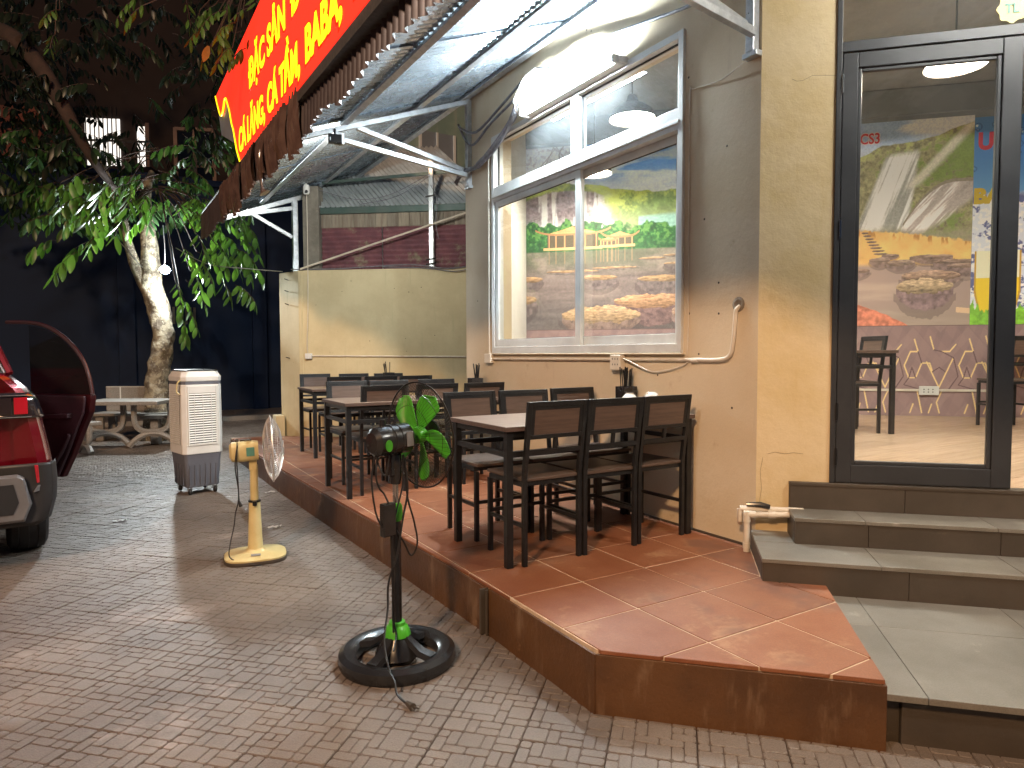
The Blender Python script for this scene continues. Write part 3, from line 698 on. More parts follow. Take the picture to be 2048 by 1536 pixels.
    for q in ((.62, 2.44, .34, .035, .015), (1.15, 2.47, .28, .03, .01), (1.62, 2.57, .17, .025, .01), (1.92, 2.60, .17, .025, .01), (1.9, 2.50, .14, .03, .06), (.95, 2.37, .24, .07, .10), (.08, 2.37, .15, .07, .07), (1.78, 2.35, .34, .09, .14), (.0, 2.12, .15, .10, .14)):
        img = stone(img, s, z, *q, T_, S2, int(q[0]*100)+60)
    img = stone(img, s, z, 1.62, 2.11, .47, .17, .18, (.82, .52, .33), (.24, .16, .16), 71); img = stone(img, s, z, .98, 1.98, .50, .22, .15, (.80, .58, .38), (.26, .19, .17), 72, .35)
    img = stone(img, s, z, 2.12, 1.97, .26, .16, .14, (.78, .55, .42), (.3, .22, .2), 73)
    return img
def mural_right(s, z):
    n1 = fbm(s, z, 1.5, 103); n2 = fbm(s*.5, z*2.4, 3, 105); n3 = fbm(s, z, 9, 108); n4 = fbm(s, z, 28, 112)
    img = np.ones(s.shape+(3,))*np.array([.40, .54, .78]); img = lay(img, ss(.40, .60, n2+.25*(s-4.4)), (.72, .76, .82)); img = lay(img, ss(3.85, 3.62, z)*.5, (.78, .76, .72))
    rid = np.interp(s, [3.2, 3.9, 4.02, 4.17, 4.45, 4.73, 4.95, 5.13], [3.55, 3.60, 3.64, 3.73, 3.75, 3.80, 3.88, 3.92])+.035*(n3-.5)
    h = ss(rid+.008, rid-.008, z); img = lay(img, h, np.array([.40, .38, .22])[None, None]*(.35+1.2*n4[..., None]))
    img = lay(img, h*ss(.50, .62, n1+.35*(n4-.5)), (.26, .34, .10)); img = lay(img, h*ss(rid-.02, rid-.14, z)*0+h*ss(rid-.12, rid-.01, z)*ss(.4, .6, n4)*.8, (.50, .54, .22))
    # fans of falling water, slanting to the lower left
    u = s+(z-3.6)*(-.34)-.0; ws = fbm((s-(z-3.7)*.36)*7, z*.45, 2.4, 131); 
    f1 = h*ss(.0, .05, (s-(3.92+(z-2.8)*.36)))*ss(0, .06, (4.50+(z-2.8)*.12)-s)*ss(2.70, 2.86, z)*ss(3.66, 3.55, z-.12*(s-4.3))
    img = lay(img, f1*.9, np.array([.66, .66, .66])[None, None]*(.6+.6*ws[..., None])); img = lay(img, f1*ss(.44, .58, ws), (.95, .94, .93)); img = lay(img, f1*ss(.46, .36, ws)*.6, (.30, .31, .28))
    f2 = h*ss(0, .08, s-(4.45+(z-3.3)*.9))*ss(0, .1, (4.66+(z-3.3)*.9)-s)*ss(3.2, 3.3, z); img = lay(img, f2*.8, (.80, .76, .68))
    ws2 = fbm((s-(z-3.4)*.9)*6, (z+s*.5)*.6, 2.4, 141)
    arc = 3.30-1.9*np.clip(4.95-s, 0, 1)**2*.9
    f3 = h*ss(arc+.01, arc-.01, z)*ss(4.40+.6*np.clip(3.0-z, -1, 1)*0, 4.46, s)*ss(2.66, 2.8, z-.6*(s-4.6)*0)*ss(0, .12, z-(2.6+.75*(s-4.55)))
    img = lay(img, f3, np.array([.62, .56, .54])[None, None]*(.55+.7*ws2[..., None])); img = lay(img, f3*ss(.48, .58, ws2), (.92, .87, .85)); img = lay(img, h*(np.abs(z-arc) < .018)*(s > 4.42), (.34, .30, .24))
    img = lay(img, h*ss(2.80, 2.70, z+.04*(n3-.5))*.7, (.40, .36, .28))
    img = img*(.78+.45*fbm(s, z, 70, 78, 3)[..., None])
    # golden reeds and water
    gl = np.interp(s, [3.9, 4.4, 5.12], [2.79, 2.74, 2.62])+.03*(n4-.5)*2
    w = ss(gl+.012, gl-.012, z); img = lay(img, w, np.array([.86, .56, .22])[None, None]*(.72+.5*n3[..., None]))
    img = lay(img, w*ss(gl-.10, gl-.02, z)*ss(.5, .58, fbm(s*4, z*.6, 6, 151)), (.55, .30, .10)); img = lay(img, w*ss(2.42, 2.34, z+.05*(n1-.5)), (.42, .33, .30))
    wn = fbm(s*.7, z*5, 2, 161); img = lay(img, w*ss(2.34, 2.2, z)*ss(.45, .7, wn)*.5, (.58, .47, .40)); img = lay(img, w*ss(1.95, 1.75, z)*.5, (.40, .34, .28))
    for k in range(8):
        img = stone(img, s, z, 4.03+.024*k, 2.76-.035*k, .035+.005*k, .014, .006, (.42, .31, .25), (.25, .18, .16), 200+k)
    T_, S2 = (.58, .42, .34), (.27, .20, .19)
    for q in ((4.30, 2.50, .09, .03, .03), (4.19, 2.46, .11, .05, .05), (4.72, 2.48, .22, .045, .05), (4.41, 2.43, .15, .07, .05), (4.98, 2.42, .24, .05, .07), (5.08, 2.37, .2, .05, .08), (3.92, 2.35, .17, .06, .05)):
        img = stone(img, s, z, *q, T_, S2, int(q[0]*100)+160)
    img = stone(img, s, z, 4.72, 2.30, .30, .12, .08, (.66, .46, .35), (.30, .22, .20), 171); img = stone(img, s, z, 4.66, 2.21, .29, .17, .16, (.80, .62, .42), (.29, .21, .22), 172, .5)
    m_ = (z < 1.93-.5*np.clip(s-3.93, 0, 9)**1.25+.03*(n3-.5)); img = lay(img, m_, np.array([.66, .27, .18])[None, None]*(.45+1.0*n4[..., None]))
    img = lay(img, (np.abs(z-1.85+.12*(s-5)) < .03)*(s > 4.98), (.70, .52, .36)); return img
def mural_mid(s, z):
    a = mural_left(s*.9+.1, z); b_ = mural_right(np.clip(s, 3.9, 5.1), z); k = ss(2.6, 3.4, s)[..., None]; return a*(1-k)+b_*k
mur = thing('wall_mural', 'large printed landscape mural of waterfalls, pavilions and stepping stones on the inner wall', 'mural')
def shift(fn): return fn
MZ0, MZ1 = 1.68, 4.02
sheet('mural_panel', WT, -.02, 2.25, MZ0, MZ1-.01, 500, 500, mural_left, mur)
sheet('mural_panel', WT, 2.252, 3.85, MZ0, MZ1-.015, 120, 180, mural_mid, mur)
sheet('mural_panel', WT, 3.852, 5.118, MZ0, MZ1-.02, 420, 560, mural_right, mur)
o_ = WT @ Vector((3.955, -.005, 3.765)); text_obj('lettering', 'CS3', .165, 'whiteprint', mur, o_, dxl, (0, 0, 1), .011, .78)
text_obj('lettering', 'CS3', .165, 'redprint', mur, WT @ Vector((3.955, -.008, 3.765)), dxl, (0, 0, 1), .003, .78)
# beer poster
def poster(s, z):
    n3 = fbm(s, z, 14, 301); n4 = fbm(s, z, 30, 305); r_ = np.random.default_rng(3)
    img = np.ones(s.shape+(3,))*np.array([.10, .26, .55]); img = lay(img, ss(3.6, 3.1, z)*.6, (.22, .44, .68))
    for k in range(90):
        cx, cz, rr = 5.12+r_.random()*2.6, 3.1+r_.random()*.9, .008+r_.random()**2*.03; d = np.hypot(s-cx, z-cz)
        img = lay(img, (np.abs(d-rr) < .004), (.05, .13, .33)); img = lay(img, (np.hypot(s-cx+rr*.3, z-cz-rr*.3) < rr*.35), (.55, .70, .85))
    ice = ss(3.16+.05*(n3-.5), 3.08, z); img = lay(img, ice, (.66, .70, .80)); img = lay(img, ice*ss(.5, .56, fbm(s+.5*z, z-.4*s, 9, 311)), (.16, .18, .36)); img = lay(img, ice*ss(.54, .60, n4), (.90, .90, .94))
    for mx in (5.38, 6.1, 6.8):
        d = np.abs(s-mx)-.22*(1-.25*ss(2.1, 1.75, z)); img = lay(img, (d < 0)*(z < 2.5)*(z > 2.15), (.86, .78, .60)); img = lay(img, (d < 0)*(z < 2.2), (.88, .60, .04)); img = lay(img, (np.abs(d) < .01)*(z < 2.5), (.55, .36, .05))
    gr = fbm(s*9, z*.4, 3, 321); img = lay(img, (z < 1.72+.26*gr**.7*(.6+.8*vnoise(s, z*0, 40, 7))), np.array([.24, .50, .06])[None, None]*(.6+.9*n4[..., None])); return img
pos = thing('beer_poster', 'blue printed beer poster with ice cubes and a golden mug beside the mural', 'poster')
sheet('poster_sheet', WT, 5.12, 7.6, MZ0, MZ1-.05, 420, 360, poster, pos, y=-.003)
text_obj('lettering', 'UI', .25, 'redprint', pos, WT @ Vector((5.155, -.007, 3.62)), dxl, (0, 0, 1), .012, .85)
text_obj('lettering', 'BA', .22, 'yellowprint', pos, WT @ Vector((5.125, -.007, 3.03)), dxl, (0, 0, 1), .014, 1.0)
# dado wallpaper: printed faceted shapes with gold edges
def dado(s, z):
    img = np.ones(s.shape+(3,))*np.array([.30, .215, .215]); n3 = fbm(s, z, 2.2, 401)
    P = .555; u = ((s-4.83) % P)/P; v = (z-.65)/1.03
    tri = np.abs(u-.5)*2
    img = lay(img, ((u*2+v*3) % 1 < .5)*.30, (.38, .27, .26)); img = lay(img, ((u*3-v*2) % 1 < .4)*.28, (.22, .155, .17)); img = lay(img, ((v*2.4+tri*.8) % 1 < .35)*.3, (.42, .31, .29)); img = lay(img, (n3[...]-.3)*.35, (.40, .28, .26))
    G = (.80, .60, .32); D = (.17, .11, .12); W_ = .007
    def seg(img, x0, z0, x1, z1, c=G, w=W_):
        for k in range(-2, 14):
            for off in (0,):
                a = np.array([x0+4.83+(k-8)*P, z0]); b_ = np.array([x1+4.83+(k-8)*P, z1]); d = b_-a; L = d@d
                t = np.clip(((s-a[0])*d[0]+(z-a[1])*d[1])/L, 0, 1); dist = np.hypot(s-a[0]-t*d[0], z-a[1]-t*d[1]); img = lay(img, dist < w, c)
        return img
    for q in ((-.0, .97, .14, 1.31), (0, .97, -.13, 1.26), (.0, .97, -.13, 1.26), (-.30, 1.38, -.22, 1.38), (-.30, 1.38, -.36, 1.22), (-.36, 1.22, -.31, 1.08), (-.31, 1.08, -.24, 1.08), (-.24, 1.08, -.18, 1.25), (-.18, 1.25, -.10, 1.25), (-.10, 1.25, -.07, 1.15), (-.22, 1.38, -.26, 1.52), (-.10, 1.55, -.06, 1.40), (.02, 1.38, .10, 1.38), (.10, 1.38, .16, 1.46), (-.22, .93, -.17, .68), (.03, .93, -.02, .80), (-.02, .80, .01, .68), (-.29, .68, -.26, .78), (-.10, .68, -.07, .78)):
        img = seg(img, *q)
    for q in ((.14, 1.31, .02, 1.38), (-.06, 1.40, .02, 1.38), (-.07, 1.15, 0, 1.2), (0, 1.2, .06, 1.15), (-.31, 1.08, -.36, 1.0), (-.24, 1.08, -.28, 1.2), (-.28, 1.2, -.31, 1.08), (-.36, 1.0, -.2, .95), (.14, 1.31, .19, 1.1), (.19, 1.1, .1, .95), (-.18, 1.25, -.22, 1.38)):
        img = seg(img, *q, D, .006)
    img = lay(img, (z > 1.672), (.18, .12, .12)); return img
dd_ = thing('dado_wallpaper', 'mauve wallpaper with printed facets and gold lines below the mural', 'wallpaper')
sheet('wallpaper_sheet', WT, -.02, 3.0, ZF, 1.68, 160, 60, dado, dd_, y=-.0025)
sheet('wallpaper_sheet', WT, 3.0, 7.6, ZF, 1.68, 900, 240, dado, dd_, y=-.0025)

# inner conduit with socket
ic = thing('inner_conduit', 'cream cable trunking with a white socket low on the mauve wallpaper', 'conduit')
mb = MB(WT); mb.box((3.7, -.022, .925), (5.5, -.004, .952)); obj('trunking', mb, 'pvc', ic, bevel=.002)
mb = MB(WT); mb.box((4.62, -.045, .885), (4.82, -.0225, .985)); so = obj('socket_box', mb, 'white', ic, bevel=.005)
mb = MB(WT)
for k in range(3):
    for zz in (.92, .95): mb.box((4.66+.045*k, -.047, zz-.006), (4.672+.045*k, -.0455, zz+.006))
obj('socket_slot', mb, 'dark', so)

# pendant lamps inside
def pendant(x, y, label, z=3.40):
    t = thing('pendant_lamp', label, 'pendant lamp', (x, y, z), 0, 'pendant lamps inside the shop')
    prof = [(.198, 0), (.202, .004), (.196, .03), (.17, .075), (.12, .115), (.055, .145), (.04, .20), (.03, .21), (0, .212)]
    mb = MB(); mb.lathe(prof, 36, cap=False); mb2 = [(.195, .004), (.165, .07), (.11, .105), (.05, .13)]
    o = obj('shade', mb, 'signdark', t, True)
    mb = MB(); mb.lathe([(0, .012), (.180, .012), (.186, .016), (.15, .03), (0, .05)], 32); obj('diffuser', mb, 'bulb', t, True)
    mb = MB(); mb.tube([(0, 0, .21), (0, 0, 4.34-z)], .006, 6); mb.lathe([(.05, .93), (.05, .94), (0, .94)], 16); obj('cord', mb, 'cable', t); return t
def rayxy(xpx, dep):
    d = fw+rt2*((xpx-1024)/1339.4); return CAM.x+d.x*dep, CAM.y+d.y*dep
pendant(*rayxy(1894, 4.86), 'grey dome pendant lamp seen through the door glass')
pendant(*rayxy(1188, 7.7), 'dark dome pendant lamp hanging in front of the blue mural sky behind the window')
pendant(*rayxy(1262, 5.92), 'pendant lamp whose bright underside shows in the upper window pane')
pendant(4.9, -2.0, 'pendant lamp deep inside the shop to the right of the door opening') 

# inner fittings: outside fluorescent lamp over the window
fl = thing('fluorescent_lamp', 'glowing white fluorescent tube fixed along the top of the silver window', 'lamp')
mb = MB(); mb.box((XW-.100, 1.02, 3.385), (XW-.024, 2.30, 3.43)); obj('batten', mb, 'white', fl, bevel=.004)
mb = MB(); mb.tube([(XW-.125, 1.07, 3.405), (XW-.125, 2.25, 3.405)], .0165, 14); obj('tube', mb, 'tube', fl, True)
fl2 = thing('fluorescent_lamp', 'second fluorescent tube above the shop door, beyond the top of the photograph', 'lamp')
mb = MB(FT); mb.box((1.25, -1.33, 3.985), (2.55, -1.27, 4.025)); obj('batten', mb, 'white', fl2, bevel=.004)
mb = MB(FT); mb.tube([(1.3, -1.30, 3.96), (2.5, -1.30, 3.96)], .0165, 14); obj('tube', mb, 'tube2', fl2, True)
for y_ in (1.045, 2.262): mb = MB(); mb.box((XW-.148, y_-.013, 3.378), (XW-.023, y_+.013, 3.435)); obj('end_cap', mb, 'white' if y_ > 2 else 'alu', fl, bevel=.005)

# ================================================================== CONDUITS AND WIRES ON THE WALL
def cyl(mb, pts, r, n=10): mb.tube(pts, r, n); return mb
wc = thing('wall_conduit', 'cream plastic conduit running under the window and bending up into the wall', 'conduit')
X_ = XW-.014
mb = MB(); cyl(mb, [(X_, 3.0, 1.325), (X_, .40, 1.335)], .0115); mb.tube(smoothpts([(X_, .40, 1.335), (X_, .19, 1.335), (X_, .11, 1.36), (X_, .085, 1.44), (X_, .07, 1.60), (X_+.004, .062, 1.635), (X_+.03, .052, 1.655)], 6), .013, 10)
for y_ in (.36, 1.9, 2.6): mb.tube([(X_, y_, 1.33), (X_, y_+.05, 1.33)], .0145, 10)
obj('pipe', mb, 'pvc', wc, True)
mb = MB(); cyl(mb, [(X_, 3.03, 1.335), (X_, 3.03, 3.3)], .011); obj('riser_pipe', mb, 'pvc', wc, True)
mb = MB(); mb.box((XW-.045, 2.97, 1.285), (XW-.001, 3.09, 1.375)); obj('junction_box', mb, 'pvc', wc, bevel=.005)
mb = MB(); mb.box((XW-.05, 1.06, 1.255), (XW-.001, 1.175, 1.365)); so = obj('socket_box', mb, 'pvc', wc, bevel=.006)
mb = MB()
for k in range(3):
    for z_ in (1.29, 1.33): mb.box((XW-.052, 1.085+.028*k, z_), (XW-.0505, 1.091+.028*k, z_+.012))
obj('socket_slot', mb, 'dark', so)
hm = MB(); hm.lathe([(0, XW-.0015), (.045, XW-.001), (.03, XW-.004), (.02, XW-.002), (0, XW+.001)], 14, (0, .06, 1.66), axis='X'); obj('wall_hole', hm, 'boards', wc)
tc_ = thing('thin_cable', 'thin cream cable running down beside the window and looping below the conduit', 'cable')
mb = MB(); mb.tube(smoothpts([(XW-.03, -.0, 3.03), (XW-.01, .2, 2.995), (XW-.006, .42, 3.015), (XW-.006, .452, 2.97), (XW-.006, .455, 2.2), (XW-.006, .45, 1.6), (XW-.008, .455, 1.36)], 5), .0035, 6); mb.tube(smoothpts([(XW-.03, 1.06, 1.34), (XW-.03, .98, 1.32), (XW-.02, .78, 1.255), (XW-.015, .62, 1.265), (XW-.012, .48, 1.30), (XW-.012, .45, 1.325)], 6), .0045, 6)
obj('cable_run', mb, 'pvc', tc_, True)
bu = thing('cable_bundle', 'bundle of grey taped cables looping over the left top corner of the window', 'cable')
base = [(1.11, 3.60, 3.10), (1.12, 3.50, 3.20), (1.13, 3.2, 3.19), (1.13, 2.80, 3.31), (1.12, 2.52, 3.44), (1.12, 2.42, 3.56), (1.13, 2.28, 3.69), (1.14, 2.12, 3.72), (1.15, 1.93, 3.675), (1.165, 1.55, 3.69), (1.17, 1.26, 3.66), (1.17, .85, 3.60), (1.17, .47, 3.53), (1.17, .2, 3.50)]
for k in range(6):
    cut = base if k < 2 else base[:9]
    amp = .03; pts = [(p[0]-abs(random.gauss(0, .012)), p[1]+random.uniform(-.02, .02), p[2]+(random.uniform(-amp, amp) if i < 8 else random.uniform(-.006, .006))) for i, p in enumerate(cut)]
    if k == 3: pts = [(1.12, 3.55, 3.66), (1.12, 3.2, 3.52), (1.12, 2.7, 3.62), (1.13, 2.35, 3.72), (1.13, 2.1, 3.73)]
    if k == 4: pts = [(1.12, 3.58, 3.70), (1.12, 3.3, 3.42), (1.12, 2.9, 3.52), (1.13, 2.45, 3.62), (1.13, 2.2, 3.73)]
    mb = MB(); mb.tube(smoothpts(pts, 6), .010 if k < 2 else .012, 7); obj('cable', mb, 'graycable', bu, True)
mb = MB(); mb.tube(smoothpts(base[2:8], 6), [.026+.006*math.sin(i*1.1) for i in range(31)], 9); obj('tape_wrap', mb, 'graycable', bu, True)
mb = MB()
pp = smoothpts(base[5:8], 6)
for i in range(0, len(pp)-1, 1): mb.tube([pp[i]+Vector((-.02, 0, 0)), pp[i]+Vector((-.028, .012, .002))], .030, 9)
obj('cable_tie', mb, 'white', bu)
mb = MB(); mb.tube(smoothpts([(1.10, 2.36, 3.58), (1.08, 2.40, 3.50), (1.08, 2.36, 3.44), (1.08, 2.31, 3.46), (1.09, 2.33, 3.52), (1.10, 2.38, 3.50)], 6), .006, 6); obj('loose_loop', mb, 'pvc', bu, True)
# drain pipes at the foot of the pillar
dp = thing('drain_pipes', 'cream plastic drain pipes elbowed into the side of the steps', 'pipe')
PT = FT
mb = MB(PT); mb.tube([(-.09, -.045, .488), (.25, -.03, .488)], .017, 12); mb.tube([(-.055, -.075, .462), (.25, -.055, .470)], .016, 12)
mb.tube([(-.055, -.075, .464), (-.055, -.075, .25)], .017, 12); mb.tube([(-.09, -.045, .488), (-.09, -.045, .42), (-.085, -.02, .40)], .016, 12)
for a, b_ in (((-.055, -.075, .48), (-.055, -.075, .42)), ((-.07, -.075, .463), (-.01, -.073, .464)), ((.06, -.07, .466), (.10, -.069, .467)), ((-.055, -.075, .30), (-.055, -.075, .27))): mb.tube([a, b_], .0205, 12)
obj('pipe', mb, 'pvc', dp, True)
bh = thing('black_handle', 'short black plastic grip lying on the cream drain pipes', 'handle')
mb = MB(PT); mb.tube([(-.055, -.05, .515), (.02, -.055, .518), (.07, -.06, .508)], [.012, .016, .013], 8); obj('grip', mb, 'bplast', bh, True)
# nail holes and hairline cracks, parts of the building
for nm_, pts_ in (('nail_hole', [(.212, 1.801), (.45, 1.627), (.209, 1.615), (.366, 1.37), (.732, 1.229), (1.484, 1.113), (1.523, 3.821), (1.467, 3.791), (.471, 3.104), (.16, 2.6), (.33, 2.2), (3.3, 1.9), (.10, 1.05)]),):
    for y_, z_ in pts_:
        mb = MB(); mb.lathe([(0, XW-.0016), (.0055, XW-.0012), (.0075, XW-.0002)], 8, (0, y_, z_), axis='X'); obj(nm_, mb, 'griser', shop)
def crack(pts, T, nm='crack'):
    mb = MB(T); mb.tube([(a, -.0006, b_) for a, b_ in pts],   .0009, 4); return obj(nm, mb, 'griser', shop)
crack([(.385, 2.885), (.35, 2.889), (.31, 2.893), (.265, 2.897), (.24, 2.885), (.214, 2.874), (.185, 2.874), (.16, 2.888)], FT)
crack([(.06, .80), (.10, .812), (.15, .803), (.20, .812), (.25, .806)], FT); crack([(.02, .52), (.03, .60), (.022, .70), (.035, .78)], FT)
# ================================================================== AWNING
aw = thing('awning', 'galvanised corrugated awning on steel brackets with a brown sheet valance', 'awning')
def roofz(x): return 3.93-.37*(1.18-x)
def leadx(y): return -.70-.17*(max(y, -2)-.75)/6.5
def corr(mb, P0, U, V, nu, pitch, amp, L, seg=8, N=None):
    """corrugated sheet: ridges run along U (length L), nu waves across V"""
    U = Vector(U).normalized(); V = Vector(V).normalized(); N = N or U.cross(V).normalized(); P0 = Vector(P0); vs = []; n = nu*seg+1
    for i in range(n):
        a = V*(i*pitch/seg)+N*(amp*math.cos(2*PI*i/seg)); vs += [P0+a, P0+a+U*L]
    return mb.add(vs, [(2*i, 2*i+2, 2*i+3, 2*i+1) for i in range(n-1)])
y = -3.35; k = 0
Udir = Vector((-1, 0, -.37)).normalized()
while y < 7.15:
    xr = 1.17 if y > -.6 else 1.18+(-.08-y)*.98-.8
    L = (xr-leadx(y+.4))/math.cos(math.atan(.37))
    mb = MB(); corr(mb, (xr, y, roofz(xr)+.045+(.006 if k % 2 else 0)), Udir, (0, 1, 0), 12, .072, .0062, L); obj('roof_sheet', mb, 'roofsheet', aw, True); y += .072*11.7; k += 1
for x_, w_, dz in ((1.14, .05, 0), (.62, .04, 0), (-.02, .05, 0), (-.62, .045, 0)):
    mb = MB(); mb.beam((x_, -3.3 if x_ < .5 else -.06, roofz(x_)+.012+dz), (x_-(.12 if x_ < .5 else 0), 7.12, roofz(x_-(.12 if x_ < .5 else 0))+.012), w_, .045, (.37, 0, 1)); obj('purlin', mb, 'galv', aw, bevel=.003)
def bracket(y_, wall=True, xo=-.62, zlow=3.17, xend=1.17):
    mb = MB(); mb.beam((xend, y_, roofz(xend)-.035), (xo, y_, roofz(xo)-.035), .05, .045); obj('rafter', mb, 'galv', aw, bevel=.003)
    if wall:
        mb = MB(); mb.beam((1.155, y_, 3.06), (1.155, y_, 3.90), .055, .05, (1, 0, 0)); mb.box((1.13, y_-.05, 3.03), (1.18, y_+.05, 3.06)); obj('wall_post', mb, 'galv', aw, bevel=.003)
        mb = MB(); mb.beam((1.13, y_-.03, 3.15), (-.12, y_-.03, 3.30), .04, .045); obj('strut', mb, 'galv', aw, bevel=.003)
        mb = MB(); mb.beam((1.13, y_+.03, 3.21), (.02, y_+.02, roofz(.02)-.05), .04, .045); obj('strut', mb, 'galv', aw, bevel=.003)
        mb = MB(); mb.box((-.20, y_-.05, 3.26), (-.12, y_+.02, 3.36)); mb.box((-.25, y_-.04, 3.28), (-.2, y_-.01, 3.31)); obj('bracket_plate', mb, 'galv', aw, bevel=.002)
bracket(3.43); bracket(-.035)
mb = MB(); mb.beam((1.9, -2.6, roofz(1.9)-.03), (-.62, -2.6, roofz(-.62)-.03), .05, .045); obj('rafter', mb, 'galv', aw, bevel=.003)
wl_ = thing('fill_light', 'small added fill light on the awning bracket, brightening the rear wall', 'lamp', (-.20, 3.40, 3.30), R(-14))  # added lamp, lens turned out of view, brightens rear wall and shed
mb = MB(); mb.box((-.06, -.02, -.04), (.06, .03, .04)); mb.box((-.01, -.01, .04), (.01, .01, .09)); obj('housing', mb, 'dark', wl_, bevel=.005)
mb = MB(); mb.add([(-.05, .031, -.032), (.05, .031, -.032), (.05, .031, .032), (-.05, .031, .032)], [(3, 2, 1, 0)]); obj('lens', mb, 'spot', wl_)
# far end carried by the post on the rear wall
mb = MB(); mb.beam((2.3, 7.0, 4.31), (-.72, 7.0, 3.14), .05, .06); obj('rafter', mb, 'galv', aw, bevel=.003)
mb = MB(); mb.beam((.25, 7.0, 3.40), (-.74, 7.0, 3.17), .045, .055); obj('strut', mb, 'galv', aw, bevel=.003)
mb = MB(); mb.beam((.24, 7.0, 3.0), (-.36, 7.0, 3.31), .035, .05); obj('strut', mb, 'galv', aw, bevel=.003)
mb = MB(); mb.beam((.28, 7.0, 2.50), (.28, 7.0, 3.50), .09, .07, (1, 0, 0)); obj('post', mb, 'galv', aw, bevel=.004)
# corrugated valance hanging from the front edge, uneven lower edge
def valance(y0, y1, hfun, x_of, z_of, name='valance_sheet', mat='brownmetal'):
    n = max(8, int((y1-y0)/.0095)); vs = []
    for i in range(n+1):
        y_ = y0+(y1-y0)*i/n; a = .012*math.cos(2*PI*y_/.076)
        x_ = x_of(y_)+a; h = hfun(y_); vs += [(x_, y_, z_of(y_)), (x_-.008+.3*a, y_, z_of(y_)-h)]
    mb = MB(); mb.add(vs, [(2*i, 2*i+2, 2*i+3, 2*i+1) for i in range(n)]); return obj(name, mb, mat, aw, True)
zt_ = lambda y_: roofz(leadx(y_))+.05
hf = lambda y_: .345+.022*math.sin(y_*6.1)+.028*max(0, math.sin(y_*9.3+1))+.012*math.sin(y_*31)
yy = -3.35
while yy < 7.1:
    y2 = min(yy+.82, 7.12); valance(yy, y2, hf, lambda q, e=(random.random()*.006): leadx(q)-.02-e, zt_); yy = y2
mb = MB(); mb.tube([(leadx(-1.9)-.028, -3.3, zt_(-1.9)+.004), (leadx(7.12)-.028, 7.12, zt_(7.12)+.004)], .010, 6); obj('edge_bead', mb, 'galv', aw, True)
mb = MB()
for i in range(60): y_ = -.9+i*.134; mb.tube([(leadx(y_)+.02, y_, roofz(leadx(y_))+.058), (leadx(y_)+.02, y_, roofz(leadx(y_))+.072)], .009, 6)
obj('roof_screws', mb, 'galv', aw)
# rolled tarpaulin bunched on the valance
tp = thing('tarpaulin', 'glossy brown plastic tarpaulin bunched in vertical folds under the red sign', 'tarpaulin')
random.seed(21)
def fold(yc, w, z1, z0, dx, parent, k):
    n = 26; vs = []; m_ = 9
    for j in range(m_):
        t = j/(m_-1); z_ = z1+(z0-z1)*t; sq = 1-.25*math.sin(t*PI)*(.5+.5*math.sin(k*1.7)); lean = .06*math.sin(k*2.1)*t
        for i in range(n):
            u = i/(n-1)-.5; x_ = leadx(yc)-.03-dx-.022*math.cos(u*2*PI*3.5+k+t*1.3)*(1-.3*t)-.02*math.sin(t*PI); vs.append((x_, yc+u*w*sq+lean, z_+.012*math.sin(u*9+k)*t))
    mb = MB(); mb.add(vs, [(j*n+i, j*n+i+1, (j+1)*n+i+1, (j+1)*n+i) for j in range(m_-1) for i in range(n-1)]); obj('fold', mb, 'tarp', parent, True)
for k in range(9):
    yc = 2.35+k*.36; fold(yc, .30+.08*random.random(), zt_(yc)+.0-.02, zt_(yc)-random.uniform(.36, .50), .012+.02*random.random(), tp, k)
mb = MB(); mb.tube(smoothpts([(leadx(3.3)-.05, 3.42, 3.20), (leadx(3.3)-.075, 3.40, 3.0), (leadx(3.3)-.07, 3.38, 2.80), (leadx(3.3)-.05, 3.37, 2.74)], 5), [.03+.02*math.sin(i*.5) for i in range(16)], 10); obj('rolled_end', mb, 'tarp', tp, True)

# ================================================================== SIGN
sg = thing('shop_sign', 'long backlit red sign with yellow lettering and a scalloped end above the awning edge', 'sign')
YS0 = 4.72
bot = Vector((-.805, YS0, 3.30)); upv = Vector((0, 0, 1)); H = 1.11; uy = Vector((0, -1, -.033)).normalized(); nn = Vector((-1, 0, 0)); LS = 7.9
def SP(u_, v_, w_=0): return bot+uy*u_+upv*v_+nn*w_
wave = smoothpts([(.14, 0, .0), (-.02, 0, .14), (-.10, 0, .24), (-.22, 0, .40), (-.33, 0, .50), (-.45, 0, .66), (-.56, 0, .76), (-.68, 0, .86), (-.79, 0, .87), (-.90, 0, .80), (-1.03, 0, .77), (-1.14, 0, .81), (-1.25, 0, .90), (-1.36, 0, 1.0), (-1.47, 0, H)], 3)
wave = [(p.x, p.z) for p in wave]
face = [SP(LS, 0, .005), SP(LS, H, .005)]+[SP(u_, v_, .005) for u_, v_ in wave[::-1]]
mb = MB(); mb.extr(face, -nn*.02); obj('sign_face', mb, 'signred', sg)
body = [SP(LS, .01, -.016), SP(LS, H-.01, -.016), SP(-1.38, H-.01, -.016), SP(-1.40, .86, -.016), SP(-1.22, .60, -.016), SP(-.30, .29, -.016), SP(.15, .01, -.016)]
mb = MB(); mb.extr(body, -nn*.10); obj('sign_casing', mb, 'signside', sg)
mb = MB(); mb.extr([SP(.10, -.075, .0), SP(LS, -.075, .0), SP(LS, -.004, .0), SP(.12, -.004, .0)], -nn*.09); obj('lower_frame', mb, 'signdark', sg)
mb = MB(); mb.tube([SP(u_, v_, .006) for u_, v_ in wave], .011, 6); obj('yellow_edge', mb, 'signyellow', sg)
